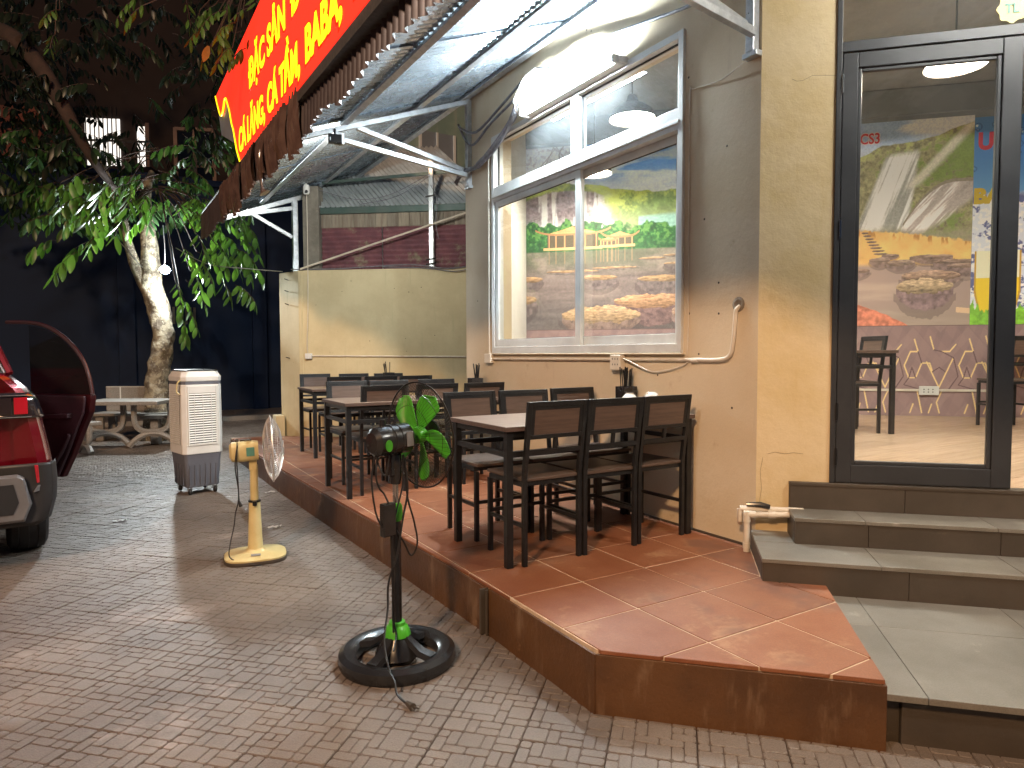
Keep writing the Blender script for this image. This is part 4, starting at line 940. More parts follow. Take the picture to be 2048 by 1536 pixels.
for s_, u0, u1, v_, sz in (('CÁ LĂNG,', .095, 1.40, .10, .315), ('CÁ TẦM,', 1.50, 2.60, .10, .315), ('BABA,', 2.74, 3.56, .105, .315), ('T', 3.72, 3.92, .11, .315), ('ĐẶC SẢN', .70, 2.20, .55, .33), ('ĐỒ', 2.37, 2.95, .55, .33)):
    text_obj('letter_outline', s_, sz, 'signedge', sg, SP(u0-.012, v_, .0065), uy, upv, .026, fit=u1-u0+.024)
    text_obj('lettering', s_, sz, 'signyellow', sg, SP(u0, v_, .0085), uy, upv, .012, fit=u1-u0)

# ================================================================== REAR WALL AND SHED
rw = thing('rear_wall', 'low old yellow wall closing the far end of the dining platform', 'wall')
RP = [(.25, 6.75), (2.25, 5.19), (2.42, 5.42), (.42, 7.3), (.095, 7.22)]
mb = MB(); mb.prism(RP, -.04, 2.515); obj('wall_body', mb, 'rearwall', rw, bevel=.012)
mb = MB(); mb.box((-.02, 7.02, -.04), (.10, 7.25, .52)); obj('wall_foot', mb, 'rearwall', rw, bevel=.01)
RT = Matrix.Translation((.25, 6.75, 0)) @ rotz(math.atan2(-1.56, 2.0))      # local x along the wall, y behind it
mb = MB(RT); mb.box((.10, -.05, 1.31), (.19, -.001, 1.385)); obj('socket_box', mb, 'white', rw, bevel=.006)
mb = MB(RT); mb.tube([(.19, -.014, 1.352), (2.5, -.014, 1.332)], .011, 8); obj('conduit', mb, 'pvc', rw, True)
mb = MB(RT); mb.box((.005, -.012, .26), (.06, -.001, 2.50)); obj('corner_strip', mb, 'rearwall', rw, bevel=.004)
mb = MB()
for z_ in (2.40, 2.24, 2.06, 1.32): mb.tube([(.17, 6.98, z_), (.11, 6.93, z_+.012)], .006, 6)
obj('peg', mb, 'dark', rw)
mb = MB(RT)
for x_, z_, r_ in ((.75, 2.36, .006), (1.0, 1.55, .006), (1.5, 1.58, .005), (1.55, 2.2, .007), (1.72, 2.26, .006), (1.35, 2.25, .005), (1.9, 1.62, .006), (.62, 2.22, .005)): mb.lathe([(0, -.003), (r_, -.002), (r_, .001)], 7, (x_, 0, z_), axis='Y')
obj('nail_holes', mb, 'dark', rw)
sh = thing('lean_to_shed', 'patched corrugated shed standing behind the low yellow wall', 'shed')
mb = MB(RT); corr(mb, (.30, .12, 2.50), (1, 0, 0), (0, 0, 1), 9, .066, .011, .85); obj('maroon_sheet', mb, 'maroon', sh, True)
mb = MB(RT); corr(mb, (1.16, .125, 2.50), (1, 0, 0), (0, 0, 1), 9, .066, .011, 1.9); obj('maroon_sheet', mb, 'maroon', sh, True)
for i in range(14):
    mb = MB(RT); mb.box((.30+.155*i, .10, 3.095), (.30+.155*(i+1)-.004, .12, 3.275)); obj('board', mb, 'boards', sh, bevel=.002)
mb = MB(RT); mb.box((.30, .06, 3.275), (3.0, .13, 3.365)); obj('lintel_beam', mb, 'greenbeam', sh, bevel=.004)
mb = MB(RT); mb.box((.055, .05, 2.515), (.285, .22, 3.66)); obj('concrete_column', mb, 'concrete', sh, bevel=.01)
Un = (Vector((0, .9, .50))).normalized()
for i in range(4):
    P0 = RT @ Vector((.27+.62*i, .07, 3.36)); V_ = (RT.to_3x3() @ Vector((1, 0, 0))); U_ = Vector((-.10, .86, .62)).normalized()
    mb = MB(); corr(mb, P0, U_, V_, 9, .072, .018, 1.9, seg=6); obj('roof_sheet', mb, 'shedsheet', sh, True)
mb = MB(RT); mb.beam((.30, .16, 3.72), (3, .16, 3.86), .03, .04); obj('tie_bar', mb, 'greenbeam', sh)
sp = thing('steel_post', 'upright galvanised post standing on the low yellow wall', 'post')
mb = MB(RT); mb.beam((1.86, .04, 2.515), (1.86, .04, 4.0), .075, .06, (1, 0, 0)); obj('post_body', mb, 'galv', sp, bevel=.004)
mb = MB(RT); 
for z_ in (2.56, 2.62, 3.45): mb.tube([(1.79, -.005, z_), (1.93, -.005, z_+.02)], .010, 6)
obj('wire_tie', mb, 'cable', sp)
dpi = thing('diagonal_pipe', 'thin white pipe slanting up across the maroon sheets', 'pipe')
mb = MB(); mb.tube([(.27, 6.70, 2.53), (2.15, 5.22, 3.25)], .013, 8); obj('pipe', mb, 'pvc', dpi, True)
ww = thing('wall_wires', 'loose grey wires strung along the top of the low yellow wall', 'wire')
mb = MB(RT); mb.tube(smoothpts([(-.1, 0, 2.53), (.5, .03, 2.53), (1.0, .0, 2.545), (1.6, -.02, 2.56), (2.1, -.03, 2.50), (2.5, -.01, 2.55)], 6), .008, 6); mb.tube(smoothpts([(1.2, 0, 2.54), (1.8, -.03, 2.51), (2.2, -.04, 2.46), (2.5, -.01, 2.53)], 5), .007, 6)
mb.tube(smoothpts([(.3, .05, 3.60), (.8, .05, 3.46), (1.3, .02, 3.50), (1.85, 0, 3.75)], 5), .004, 5); mb.tube(smoothpts([(1.86, 0, 3.6), (1.95, -.02, 3.4), (1.93, -.02, 3.1), (1.96, 0, 2.9)], 5), .006, 5); mb.tube(smoothpts([(.9, 0, 3.38), (1.4, 0, 3.47), (1.85, 0, 3.72)], 5), .004, 5)
obj('wire_run', mb, 'graycable', ww, True)
cam_ = thing('security_camera', 'small white security camera hanging at the far corner under the awning', 'camera', (.345, 6.60, 3.58))
mb = MB(); mb.lathe([(0, .07), (.035, .065), (.045, .03), (.045, -.03), (.030, -.06), (0, -.062)], 18); obj('housing', mb, 'white', cam_, True)
mb = MB(); mb.lathe([(0, -.052), (.020, -.05), (.018, -.034), (0, -.03)], 14, (-.012, -.03, 0), axis='Z'); mb.lathe([(0, -.05), (.02, -.048), (.02, -.03)], 12, (-.01, 0, -.03), axis='Y'); obj('lens', mb, 'bplast', cam_, True)
mb = MB(); mb.tube([(0, 0, .06), (0, .05, .16)], .012, 8); obj('mount', mb, 'white', cam_)
cw = thing('camera_wire', 'pale yellow wire hanging straight down from the security camera to the wall socket', 'wire')
mb = MB(); mb.tube(smoothpts([(.35, 6.61, 3.55), (.352, 6.62, 2.6), (.345, 6.63, 2.0), (.33, 6.65, 1.5), (.345, 6.64, 1.36)], 4), .005, 6); obj('wire_run', mb, 'pvc', cw, True)
# pale green house seen over the shed
gh = thing('green_house', 'pale green house wall rising behind the shed roof', 'house')
mb = MB(); mb.box((1.8, 9.6, 0), (7.0, 9.8, 8.5)); obj('wall', mb, 'palegreen', gh)
mb = MB(); mb.box((3.1, 9.5, 4.2), (4.2, 9.6, 4.32)); obj('ledge', mb, 'iwhite', gh, bevel=.01)
mb = MB(); mb.box((3.3, 9.56, 4.33), (4.0, 9.598, 5.7)); wp_ = obj('window_pane', mb, 'iwall', gh); mb = MB(); mb.box((3.26, 9.54, 4.325), (3.31, 9.599, 5.7)); mb.box((3.62, 9.54, 4.325), (3.66, 9.597, 5.7)); mb.box((3.99, 9.54, 4.325), (4.04, 9.599, 5.7)); obj('frame', mb, 'iwhite', wp_)
mb = MB(); mb.tube([(2.25, 9.5, 3.6), (2.25, 9.5, 5.2)], .03, 8); obj('pipe', mb, 'signdark', gh)

# ================================================================== TABLES, CHAIRS, TABLEWARE
def table(x0, y0, label, L=1.36, Wd=.66, z=HP):
    t = thing('dining_table', label, 'table', (x0, y0, z), 0, 'wood topped dining tables')
    mb = MB(); mb.box((0, 0, .724), (L, Wd, .75)); o = obj('tabletop', mb, 'tabletop', t, bevel=.003)
    e = MB(); e.box((-.0015, -.0015, .7255), (L+.0015, 0, .7485)); e.box((-.0015, Wd, .7255), (L+.0015, Wd+.0015, .7485)); e.box((-.0015, 0, .7255), (0, Wd, .7485)); e.box((L, 0, .7255), (L+.0015, Wd, .7485)); obj('edge_band', e, 'edgewood', o)
    q = .038
    for (a, b_) in ((.012, .012), (L-.012-q, .012), (.012, Wd-.012-q), (L-.012-q, Wd-.012-q)):
        mb = MB(); mb.box((a, b_, .0), (a+q, b_+q, .7235)); obj('leg', mb, 'dark', t, bevel=.002)
    for z0, z1 in ((.69, .7225), (.585, .615)):
        mb = MB(); mb.box((.05, .017, z0), (L-.05, .044, z1)); mb.box((.05, Wd-.044, z0), (L-.05, Wd-.017, z1)); mb.box((.017, .05, z0+.001), (.044, Wd-.05, z1-.001)); mb.box((L-.044, .05, z0+.001), (L-.017, Wd-.05, z1-.001)); obj('apron_rail', mb, 'dark', t, bevel=.0015)
    return t
def make_chair():
    """origin: middle of the back legs on the floor, +y is forward"""
    t = thing('dining_chair', 'x', 'chair', (0, 0, 0), 0, 'black framed dining chairs')
    w, d = .385, .385; q = .025; h = w/2
    mb = MB(); mb.box((-h+.006, .012, .452), (h-.006, d+.012, .470)); obj('seat', mb, 'seatwood', t, bevel=.003)
    mb = MB(); mb.box((-h, .02, .425), (-h+q, d-.02, .4515)); mb.box((h-q, .02, .425), (h, d-.02, .4515)); mb.box((-h+q, d-.02-q, .4255), (h-q, d-.02, .451)); mb.box((-h+q, .02, .4255), (h-q, .02+q, .451)); obj('seat_frame', mb, 'dark', t, bevel=.0015)
    for sx in (-1, 1):
        a = -h if sx < 0 else h-q
        mb = MB(); mb.extr([(a, 0, 0), (a, q, 0), (a, q, .47), (a, q-.055, .879), (a, -.055, .879), (a, 0, .47)], (q, 0, 0)); obj('leg', mb, 'dark', t, bevel=.0018)
        mb = MB(); mb.box((a, d-q, 0), (a+q, d, .4245)); obj('leg', mb, 'dark', t, bevel=.0018)
        mb = MB(); mb.box((a+.003, q, .205), (a+q-.003, d-q, .225)); obj('stretcher', mb, 'dark', t, bevel=.0012)
    mb = MB(); mb.box((-h+q, d-q+.003, .225), (h-q, d-.003, .245)); obj('stretcher', mb, 'dark', t, bevel=.0012)
    def bx(z0, z1, x0, x1, th=q, off=0):
        y0 = -.055*(z0-.47)/.409; y1 = -.055*(z1-.47)/.409
        return [(x0, y0+off, z0), (x0, y0+th+off, z0), (x0, y1+th+off, z1), (x0, y1+off, z1)], (x1-x0, 0, 0)
    mb = MB()
    for z0, z1 in ((.854, .879), (.680, .703), (.598, .622)): mb.extr(*bx(z0, z1, -h+q, h-q))
    mb.extr(*bx(.622, .680, -.01, .01, .018, .003)); obj('back_frame', mb, 'dark', t, bevel=.0015)
    mb = MB(); mb.extr(*bx(.703, .854, -h+q, -h+q+.022, .018, .0035)); mb.extr(*bx(.703, .854, h-q-.022, h-q, .018, .0035)); mb.extr(*bx(.836, .854, -h+q+.022, h-q-.022, .018, .0035)); obj('back_rim', mb, 'dark', t)
    mb = MB(); mb.extr(*bx(.703, .836, -h+q+.022, h-q-.022, .014, .0055)); obj('backrest', mb, 'backwood', t)
    return t
proto = make_chair(); first = [True]
def chair(xl, y, face, label, z=HP, rz=0.):
    """xl: left edge in X of the back; face +1 faces +Y, -1 faces -Y"""
    c = proto if first[0] else copy_tree(proto); first[0] = False
    c.location = (xl+.1925, y, z); c.rotation_euler = (0, 0, rz+(0 if face > 0 else PI)); c['label'] = label; return c
table(-.235, .34, 'nearest dining table, with two bowls and chopsticks by the wall')
table(-.435, 2.44, 'middle dining table of the three along the wall, behind the green fan')
table(-.125, 4.63, 'farthest dining table of the three, beside the low yellow wall')
chair(-.134, .335, 1, 'front chair of the nearest table at the platform edge, nearest to the camera', rz=R(1))
chair(.262, .33, 1, 'front chair of the nearest table standing between two other front chairs', rz=R(-1))
chair(.668, .345, 1, 'front chair of the nearest table next to the shop wall', rz=R(1.5))
chair(-.13, 1.28, -1, 'back chair of the nearest table beside the green fan blades', rz=R(1))
chair(.275, 1.26, -1, 'middle back chair of the nearest table', rz=R(-2))
chair(.73, 1.31, -1, 'back chair of the nearest table closest to the wall under the window', rz=R(1))
chair(-.295, 2.52, 1, 'front chair of the middle table at the platform edge, left of the green fan', rz=R(-1))
chair(.185, 2.56, 1, 'front chair of the middle table behind the green fan blades', rz=R(2))
chair(.61, 2.51, 1, 'front chair of the middle table closest to the wall', rz=R(-1))
chair(-.30, 3.42, -1, 'back chair of the middle table at the platform edge', rz=R(1.5))
chair(.09, 3.37, -1, 'middle back chair of the middle table')
chair(.605, 3.42, -1, 'back chair of the middle table nearest the building corner', rz=R(-1))
chair(.06, 4.76, 1, 'front chair of the farthest table at the platform edge', rz=R(-1))
chair(.465, 4.70, 1, 'middle front chair of the farthest table', rz=R(1))
chair(.865, 4.62, 1, 'front chair of the farthest table on its wall side')
chair(.05, 5.88, -1, 'back chair of the farthest table at the low wall end', rz=R(1))
chair(.50, 5.72, -1, 'middle back chair of the farthest table')
chair(.92, 5.60, -1, 'back chair of the farthest table tucked behind the building corner', rz=R(-1))
# sets inside the shop
ti = table(0, 0, 'inner dining table glimpsed at the left edge of the door glass', z=ZF); ti.location = (*rayxy(1716, 6.6), ZF); ti.rotation_euler = (0, 0, R(150))
chair(4.05, .78, 1, 'chair inside the shop at the left edge of the door glass', z=ZF, rz=R(62)).location = (*rayxy(1738, 6.2), ZF)
table(2.15, 1.75, 'inner dining table whose top shows above the window sill', z=ZF)
table(1.75, 2.4, 'inner dining table standing deeper behind the left window sash', z=ZF) if False else None
c_ = chair(6.0, -.9, 1, 'chair inside the shop at the right edge of the photograph', z=ZF, rz=R(-30)); c_.location = (*rayxy(2052, 6.3), ZF)
ti2 = table(0, 0, 'inner dining table at the right edge of the photograph', z=ZF); ti2.location = (*rayxy(2075, 6.7), ZF); ti2.rotation_euler = (0, 0, R(-30))

def chop_box(x, y, label, n=10, seed=1):
    rr = random.Random(seed); z = HP+.75
    t = thing('chopstick_holder', label, 'chopstick holder', (x, y, z), 0, 'chopstick holders on the outdoor tables')
    mb = MB()
    for a, b_ in (((-.06, -.045, 0), (.06, -.041, .15)), ((-.06, .041, 0), (.06, .045, .15)), ((-.06, -.041, 0), (-.056, .041, .15)), ((.056, -.041, 0), (.06, .041, .15)), ((-.051, -.031, 0), (.051, .031, .004))): mb.box(a, b_)
    obj('box', mb, 'bplast', t, bevel=.001)
    for k in range(n):
        bx_, by_ = rr.uniform(-.03, .03), rr.uniform(-.015, .015); lx, ly = rr.uniform(-.055, .035), rr.uniform(-.02, .02)
        mb = MB(); mb.tube([(bx_, by_, .006), (bx_+lx, by_+ly, .25+rr.uniform(0, .04))], [.0025, .005], 6); obj('chopstick', mb, 'dark', t)
    return t
chop_box(1.09, .945, 'black box of chopsticks beside two white bowls on the nearest table', 14, 3)
chop_box(.98, 2.98, 'black box of chopsticks on the middle table by the building corner', 9, 5)
chop_box(.96, 5.22, 'open tub of chopsticks on the farthest table', 6, 8)
def bowl(x, y, z, label, tilt=(PI, 0, 0)):
    t = thing('bowl', label, 'bowl', (x, y, z), 0, 'white bowls'); 
    mb = MB(Matrix.Rotation(tilt[0], 4, 'X') @ Matrix.Rotation(tilt[1], 4, 'Y')); mb.lathe([(0, -.001), (.026, 0), (.027, .009), (.034, .012), (.053, .034), (.060, .058), (.057, .058), (.050, .036), (.03, .016), (0, .013)], 28); obj('bowl_body', mb, 'porcelain', t, True); return t
bowl(.985, .79, HP+.75+.058, 'lowest white bowl of the upturned stack on the nearest table')
bowl(.985, .79, HP+.75+.086, 'middle white bowl of the upturned stack on the nearest table')
bowl(.987, .791, HP+.75+.115, 'topmost white bowl of the upturned stack beside the chopstick box')
bowl(1.06, .69, HP+.75+.058, 'white bowl turned upside down under the tipped bowl')
bowl(1.045, .70, HP+.75+.112, 'white bowl tipped on its side with its foot ring showing', (PI*.80, .5, 0))
# things on the inner table behind the sill
bowl(3.0, 2.2, ZF+.75+.0, 'white bowl on the inner table behind the sill', (0, 0, 0))
rb = thing('tissue_box', 'dark tissue box on the inner table behind the window', 'box', (2.5, 2.35, ZF+.75)); mb = MB(); mb.box((-.1, -.06, 0), (.1, .06, .055)); obj('box_body', mb, 'signdark', rb, bevel=.006); mb = MB(); mb.box((-.03, -.01, .0555), (.03, .01, .058)); obj('slot', mb, 'dark', rb)

# ================================================================== GREEN FAN
def grille(n_spokes, R_, r0, back, front, wr, name_mat, parent, rim=.0035, rings=3, T=None, split=True):
    """spokes as arcs over the front and back of the cage; one mesh for each half"""
    def half(depth, sgn, nm):
        mb = MB(T)
        for k in range(n_spokes):
            a = 2*PI*k/n_spokes; ca, sa = math.cos(a), math.sin(a); pts = []
            for j in range(6):
                t = j/5; r_ = r0+(R_-r0)*t; dpt = depth*math.cos(t*PI/2)**.7 if t < 1 else 0; pts.append((sgn*dpt, r_*ca, r_*sa))
            mb.tube(pts, wr, 3, caps=False)
        for f in ([.45, .78] if rings > 1 else [.7]):
            r_ = r0+(R_-r0)*f; dpt = depth*math.cos(f*PI/2)**.7
            mb.tube([(sgn*dpt*1.01, r_*math.cos(2*PI*i/40), r_*math.sin(2*PI*i/40)) for i in range(40)], wr*1.4, 4, closed=True)
        obj(nm, mb, name_mat, parent, True)
    half(back, -1, 'back_grille'); half(front, 1, 'front_grille')
    mb = MB(T); mb.tube([(0, R_*math.cos(2*PI*i/64), R_*math.sin(2*PI*i/64)) for i in range(64)], rim, 8, closed=True); obj('cage_rim', mb, name_mat, parent, True)
gf = thing('pedestal_fan', 'black pedestal fan with bright green blades in front of the platform', 'fan', (-.905, .175, 0), R(14))
mb = MB()
prof = [(.175, .012), (.18, 0), (.255, 0), (.262, .02), (.258, .05), (.235, .066), (.205, .062), (.182, .045), (.175, .012)]
mb.lathe(prof, 56, cap=False)
for k in range(4):
    a = R(20)+k*PI/2; ca, sa = math.cos(a), math.sin(a); wv = .062
    rings = []
    for r_, z_, w_ in ((.03, .135, .035), (.07, .10, .045), (.13, .06, .06), (.19, .048, .072)):
        c = Vector((r_*ca, r_*sa, z_)); tdir = Vector((-sa, ca, 0)); rings.append([c-tdir*w_/2+Vector((0, 0, -.012)), c+tdir*w_/2+Vector((0, 0, -.012)), c+tdir*w_*.35+Vector((0, 0, .012)), c-tdir*w_*.35+Vector((0, 0, .012))])
    mb.loft(rings)
mb.lathe([(.10, .03), (.085, .07), (.06, .105), (.045, .13), (0, .132)], 28); obj('base', mb, 'bplast', gf, True)
mb = MB(); mb.lathe([(.062, .118), (.058, .135), (.05, .155), (.038, .165), (.036, .178), (.028, .180)], 20); obj('collar', mb, 'green', gf, True)
mb = MB(); mb.lathe([(0, .15), (.0225, .15), (.0225, .66), (0, .66)], 20); obj('pole', mb, 'bplast', gf, True)
mb = MB(); mb.lathe([(0, .66), (.013, .66), (.013, .83), (0, .83)], 16); obj('inner_pole', mb, 'chrome', gf, True)
mb = MB(); mb.lathe([(.024, .635), (.030, .65), (.030, .70), (.022, .715), (.013, .716)], 18); obj('height_collar', mb, 'green', gf, True)
mb = MB(); mb.lathe([(0, .80), (.026, .80), (.032, .83), (.034, .90), (.028, .935), (0, .94)], 18, sx=.8); mb.box((-.035, -.022, .84), (.02, .022, .95)); obj('neck', mb, 'bplast', gf, True, .004)
HT = Matrix.Translation((0, 0, 1.0)) @ Matrix.Rotation(R(-3), 4, 'Y')
mb = MB(HT); mb.lathe([(0, -.125), (.045, -.122), (.064, -.105), (.069, -.07), (.066, -.035), (.070, -.033), (.070, -.022), (.066, -.02), (.066, .0), (.070, .002), (.070, .012), (.066, .014), (.067, .06), (.052, .075), (0, .078)], 32, axis='X'); obj('motor_housing', mb, 'bplast', gf, True)
mb = MB(HT); mb.lathe([(0, .0755), (.018, .076), (.015, .105), (0, .106)], 16, axis='X'); mb.lathe([(0, -.005), (.015, 0), (.012, .03), (0, .032)], 12, (-.06, 0, .064)); obj('shaft_knob', mb, 'bplast', gf, True)
mb = MB(HT); mb.box((.018, -.068, -.03), (.052, -.0645, .035)); obj('label_plate', mb, 'signside', gf, bevel=.001)
mb = MB(HT); mb.lathe([(.011, -.0695), (.017, -.071), (.017, -.067)], 18, (-.078, 0, -.012), axis='Y', sy=1.5); obj('green_button', mb, 'green', gf, True)
BT = HT @ Matrix.Translation((.135, 0, 0))
def blade(T, a0, Rb, r0, wid, twist, name, mat, parent, droop=.0):
    nr, nc = 11, 7; vs = []
    for i in range(nr):
        t = i/(nr-1); r_ = r0+(Rb-r0)*t
        half = wid*(.20+.80*math.sin(min(1, t*1.08)*PI*.56)**1.1)*(1 if t < .80 else math.sqrt(max(.03, 1-((t-.80)/.205)**2)))
        sweep = .55*t*t*wid/Rb
        for j in range(nc):
            u = (j/(nc-1)-.5)*2; ang = a0+sweep*1.3+u*half/max(r_, .05)*.92; xx = u*half*math.sin(twist*(1-.35*t))*.8+.012*(1-u*u)
            vs.append((xx+droop*t, r_*math.cos(ang), r_*math.sin(ang)))
    F1 = [(i*nc+j, i*nc+j+1, (i+1)*nc+j+1, (i+1)*nc+j) for i in range(nr-1) for j in range(nc-1)]
    mb = MB(T); mb.add(vs, F1); o = obj(name, mb, mat, parent, True); sm = o.modifiers.new('thick', 'SOLIDIFY'); sm.thickness = .0022; return o
for k in range(5): blade(BT, R(40)+2*PI*k/5, .212, .035, .064, R(21), 'blade', 'green', gf)
mb = MB(BT); mb.lathe([(0, -.022), (.036, -.02), (.042, .0), (.034, .022), (0, .03)], 24, axis='X'); obj('blade_hub', mb, 'green', gf, True)
grille(76, .242, .058, .058, .075, .0008, 'dwire', gf, .0042, 3, HT @ Matrix.Translation((.135, 0, 0)))
mb = MB(HT); mb.lathe([(0, .205), (.058, .205), (.06, .212), (0, .216)], 24, axis='X'); obj('front_badge', mb, 'dwire', gf, True)
# control box and cords (thing-local coordinates)
mb = MB(); mb.box((-.10, -.055, .585), (-.035, -.02, .73)); obj('control_box', mb, 'bplast', gf, bevel=.005)
mb = MB()
for pts, r_ in (([(-.09, .0, .95), (-.115, -.02, .86), (-.10, -.02, .80), (-.075, -.02, .77), (-.06, -.03, .73)], .0042),
                ([(-.10, .0, .95), (-.13, -.01, .84), (-.125, -.03, .70), (-.10, -.04, .63)], .0042),
                ([(.02, -.03, .93), (.01, -.04, .80), (-.02, -.04, .70), (-.05, -.045, .60), (-.045, -.04, .40), (-.04, -.035, .20), (-.04, -.05, .14), (-.09, -.10, .10)], .0042),
                ([(.03, -.02, .93), (.03, -.05, .78), (.0, -.055, .66), (-.03, -.05, .50), (-.07, -.04, .38), (-.09, -.06, .27), (-.15, -.12, .17), (-.175, -.19, .08), (-.19, -.25, .055), (-.205, -.29, .02), (-.21, -.36, .012)], .0048),
                ([(.04, -.02, .90), (.05, -.02, .74), (.085, -.02, .62), (.095, -.03, .52), (.06, -.03, .47), (.02, -.03, .54), (-.02, -.03, .60)], .0042),
                ([(-.055, -.04, .60), (-.05, -.04, .35), (-.045, -.035, .15)], .004),
                ([(-.02, .09, .99), (-.05, .05, .93), (-.09, .0, .90), (-.07, -.03, .85), (-.05, -.03, .95)], .004)):
    mb.tube(smoothpts(pts, 6), r_, 6)
obj('cord', mb, 'cable', gf, True)
mb = MB(); mb.tube([(-.205, -.355, .012), (-.212, -.40, .014)], [.010, .016], 8); mb.tube([(-.206, -.40, .014), (-.200, -.425, .014)], .003, 6); mb.tube([(-.218, -.40, .014), (-.224, -.425, .014)], .003, 6); obj('plug', mb, 'griser', gf, True)

# ================================================================== CREAM FAN
wf = thing('pedestal_fan', 'aged cream pedestal fan with a white cage facing the tables', 'fan', (-1.17, 2.10, 0), R(-9))
mb = MB(); n_ = 40
def squircle(rx, ry, z, e=3.2): return [(rx*abs(math.cos(a))**(2/e)*(1 if math.cos(a) > 0 else -1), ry*abs(math.sin(a))**(2/e)*(1 if math.sin(a) > 0 else -1), z) for a in [2*PI*k/n_ for k in range(n_)]]
mb.loft([squircle(.195, .175, .022), squircle(.196, .176, .034), squircle(.18, .16, .044), squircle(.07, .06, .056), squircle(.05, .045, .075)]); obj('base', mb, 'yellowplast', wf, True)
mb = MB(); mb.loft([squircle(.198, .178, 0), squircle(.202, .182, .012), squircle(.2, .18, .0235)]); obj('base_rim', mb, 'griser', wf, True)
mb = MB(); mb.lathe([(.050, .05), (.046, .12), (.036, .385), (0, .39)], 22); obj('lower_column', mb, 'yellowplast', wf, True)
mb = MB(); mb.lathe([(.034, .385), (.041, .387), (.041, .398), (.034, .40)], 20); mb.lathe([(0, 0), (.014, 0), (.014, .03), (0, .03)], 12, (-.0, -.055, .37)); obj('clamp', mb, 'dark', wf, True)
mb = MB(); mb.lathe([(0, .39), (.026, .39), (.025, .64), (0, .645)], 18); mb.box((-.03, -.024, .60), (.02, .024, .69)); obj('upper_column', mb, 'yellowplast', wf, True, .006)
WT2 = Matrix.Translation((0, 0, .735)) @ Matrix.Rotation(R(-2), 4, 'Y')
mb = MB(WT2); rings = []
for x_, w_, h0, h1 in ((-.15, .035, -.04, .045), (-.135, .055, -.065, .062), (-.09, .062, -.07, .066), (-.01, .064, -.07, .066), (.03, .06, -.066, .06)):
    rings.append([(x_, w_*c, (h0+h1)/2+(h1-h0)/2*s_) for c, s_ in [(math.copysign(abs(math.cos(a))**.6, math.cos(a)), math.copysign(abs(math.sin(a))**.6, math.sin(a))) for a in [2*PI*k/20 for k in range(20)]]])
mb.loft(rings); obj('motor_housing', mb, 'yellowplast', wf, True)
mb = MB(WT2); mb.box((-.045, -.0655, -.03), (.005, -.0625, .028)); obj('green_label', mb, 'stickerg', wf)
mb = MB(WT2); mb.lathe([(0, 0), (.012, 0), (.01, .02), (0, .022)], 12, (-.10, 0, .062)); mb.box((-.08, -.012, .066), (-.01, .012, .078)); obj('oscillation_knob', mb, 'griser', wf, True)
B2 = WT2 @ Matrix.Translation((.115, 0, 0))
m_, n__, l__, p__ = nt('clear_smoky_plastic'); p__.inputs['Base Color'].default_value = (.5, .45, .43, 1); p__.inputs['Alpha'].default_value = .45; p__.inputs['Roughness'].default_value = .2; M['clearplast'] = m_
for k in range(5): blade(B2, R(20)+2*PI*k/5, .19, .03, .075, R(30), 'blade', 'clearplast', wf)
mb = MB(B2); mb.lathe([(0, -.02), (.03, -.018), (.033, .01), (0, .02)], 20, axis='X'); obj('blade_hub', mb, 'clearplast', wf, True)
grille(80, .222, .05, .055, .07, .0013, 'wire', wf, .005, 3, B2)
mb = MB(B2); mb.lathe([(0, .072), (.05, .071), (.052, .078), (0, .082)], 24, axis='X'); obj('front_badge', mb, 'wire', wf, True)
mb = MB(); mb.tube(smoothpts([(-.10, -.06, .80), (-.105, -.075, .70), (-.10, -.07, .55), (-.10, -.07, .42), (-.12, -.07, .33), (-.13, -.08, .25), (-.155, -.10, .14), (-.16, -.12, .06), (-.10, -.155, .03), (-.02, -.185, .012), (.03, -.19, .008)], 6), .0038, 6); mb.tube(smoothpts([(-.10, -.066, .78), (-.115, -.07, .65), (-.10, -.07, .50), (-.095, -.068, .42), (-.085, -.07, .38)], 5), .0038, 6); obj('cord', mb, 'cable', wf, True)
mb = MB(); mb.tube([(-.10, -.07, .42), (-.085, -.07, .375)], [.006, .012], 8); obj('plug', mb, 'cable', wf, True)
mb = MB(); mb.box((-.03, -.13, .0525), (.03, -.085, .0535)); obj('base_label', mb, 'signside', wf)

# ================================================================== AIR COOLER
ac = thing('air_cooler', 'tall white and grey air cooler on castors beside the bench', 'air cooler', (-1.396, 4.5, 0), R(13))
Wc, Dc = .38, .42
def rr_ring(x0, x1, y0, y1, c, z): return [(x0+c, y0, z), (x1-c, y0, z), (x1, y0+c, z), (x1, y1-c, z), (x1-c, y1, z), (x0+c, y1, z), (x0, y1-c, z), (x0, y0+c, z)]
mb = MB(); mb.loft([rr_ring(.035, Wc-.035, .035, Dc-.035, .02, .075), rr_ring(.015, Wc-.015, .015, Dc-.015, .025, .36), rr_ring(.008, Wc-.008, .008, Dc-.008, .025, .405)]); obj('water_tank', mb, 'coolgrey', ac, bevel=.008)
mb = MB()
for k in range(6): mb.box((.055+.05*k, .012, .10), (.063+.05*k, .024, .30))
for k in range(4): mb.box((.014, .08+.08*k, .10), (.026, .088+.08*k, .30))
obj('tank_rib', mb, 'coolgrey', ac)
mb = MB(); mb.loft([rr_ring(.0, Wc, 0, Dc, .035, .405), rr_ring(-.004, Wc+.004, -.004, Dc+.004, .04, .60), rr_ring(.0, Wc, 0, Dc, .035, 1.085)]); bo = obj('body', mb, 'coolwhite', ac, bevel=.006)
mb = MB(); mb.loft([rr_ring(.004, Wc-.004, .004, Dc-.004, .03, 1.085), rr_ring(.004, Wc-.004, .004, Dc-.004, .03, 1.115)]); obj('grey_band', mb, 'coolgrey', ac)
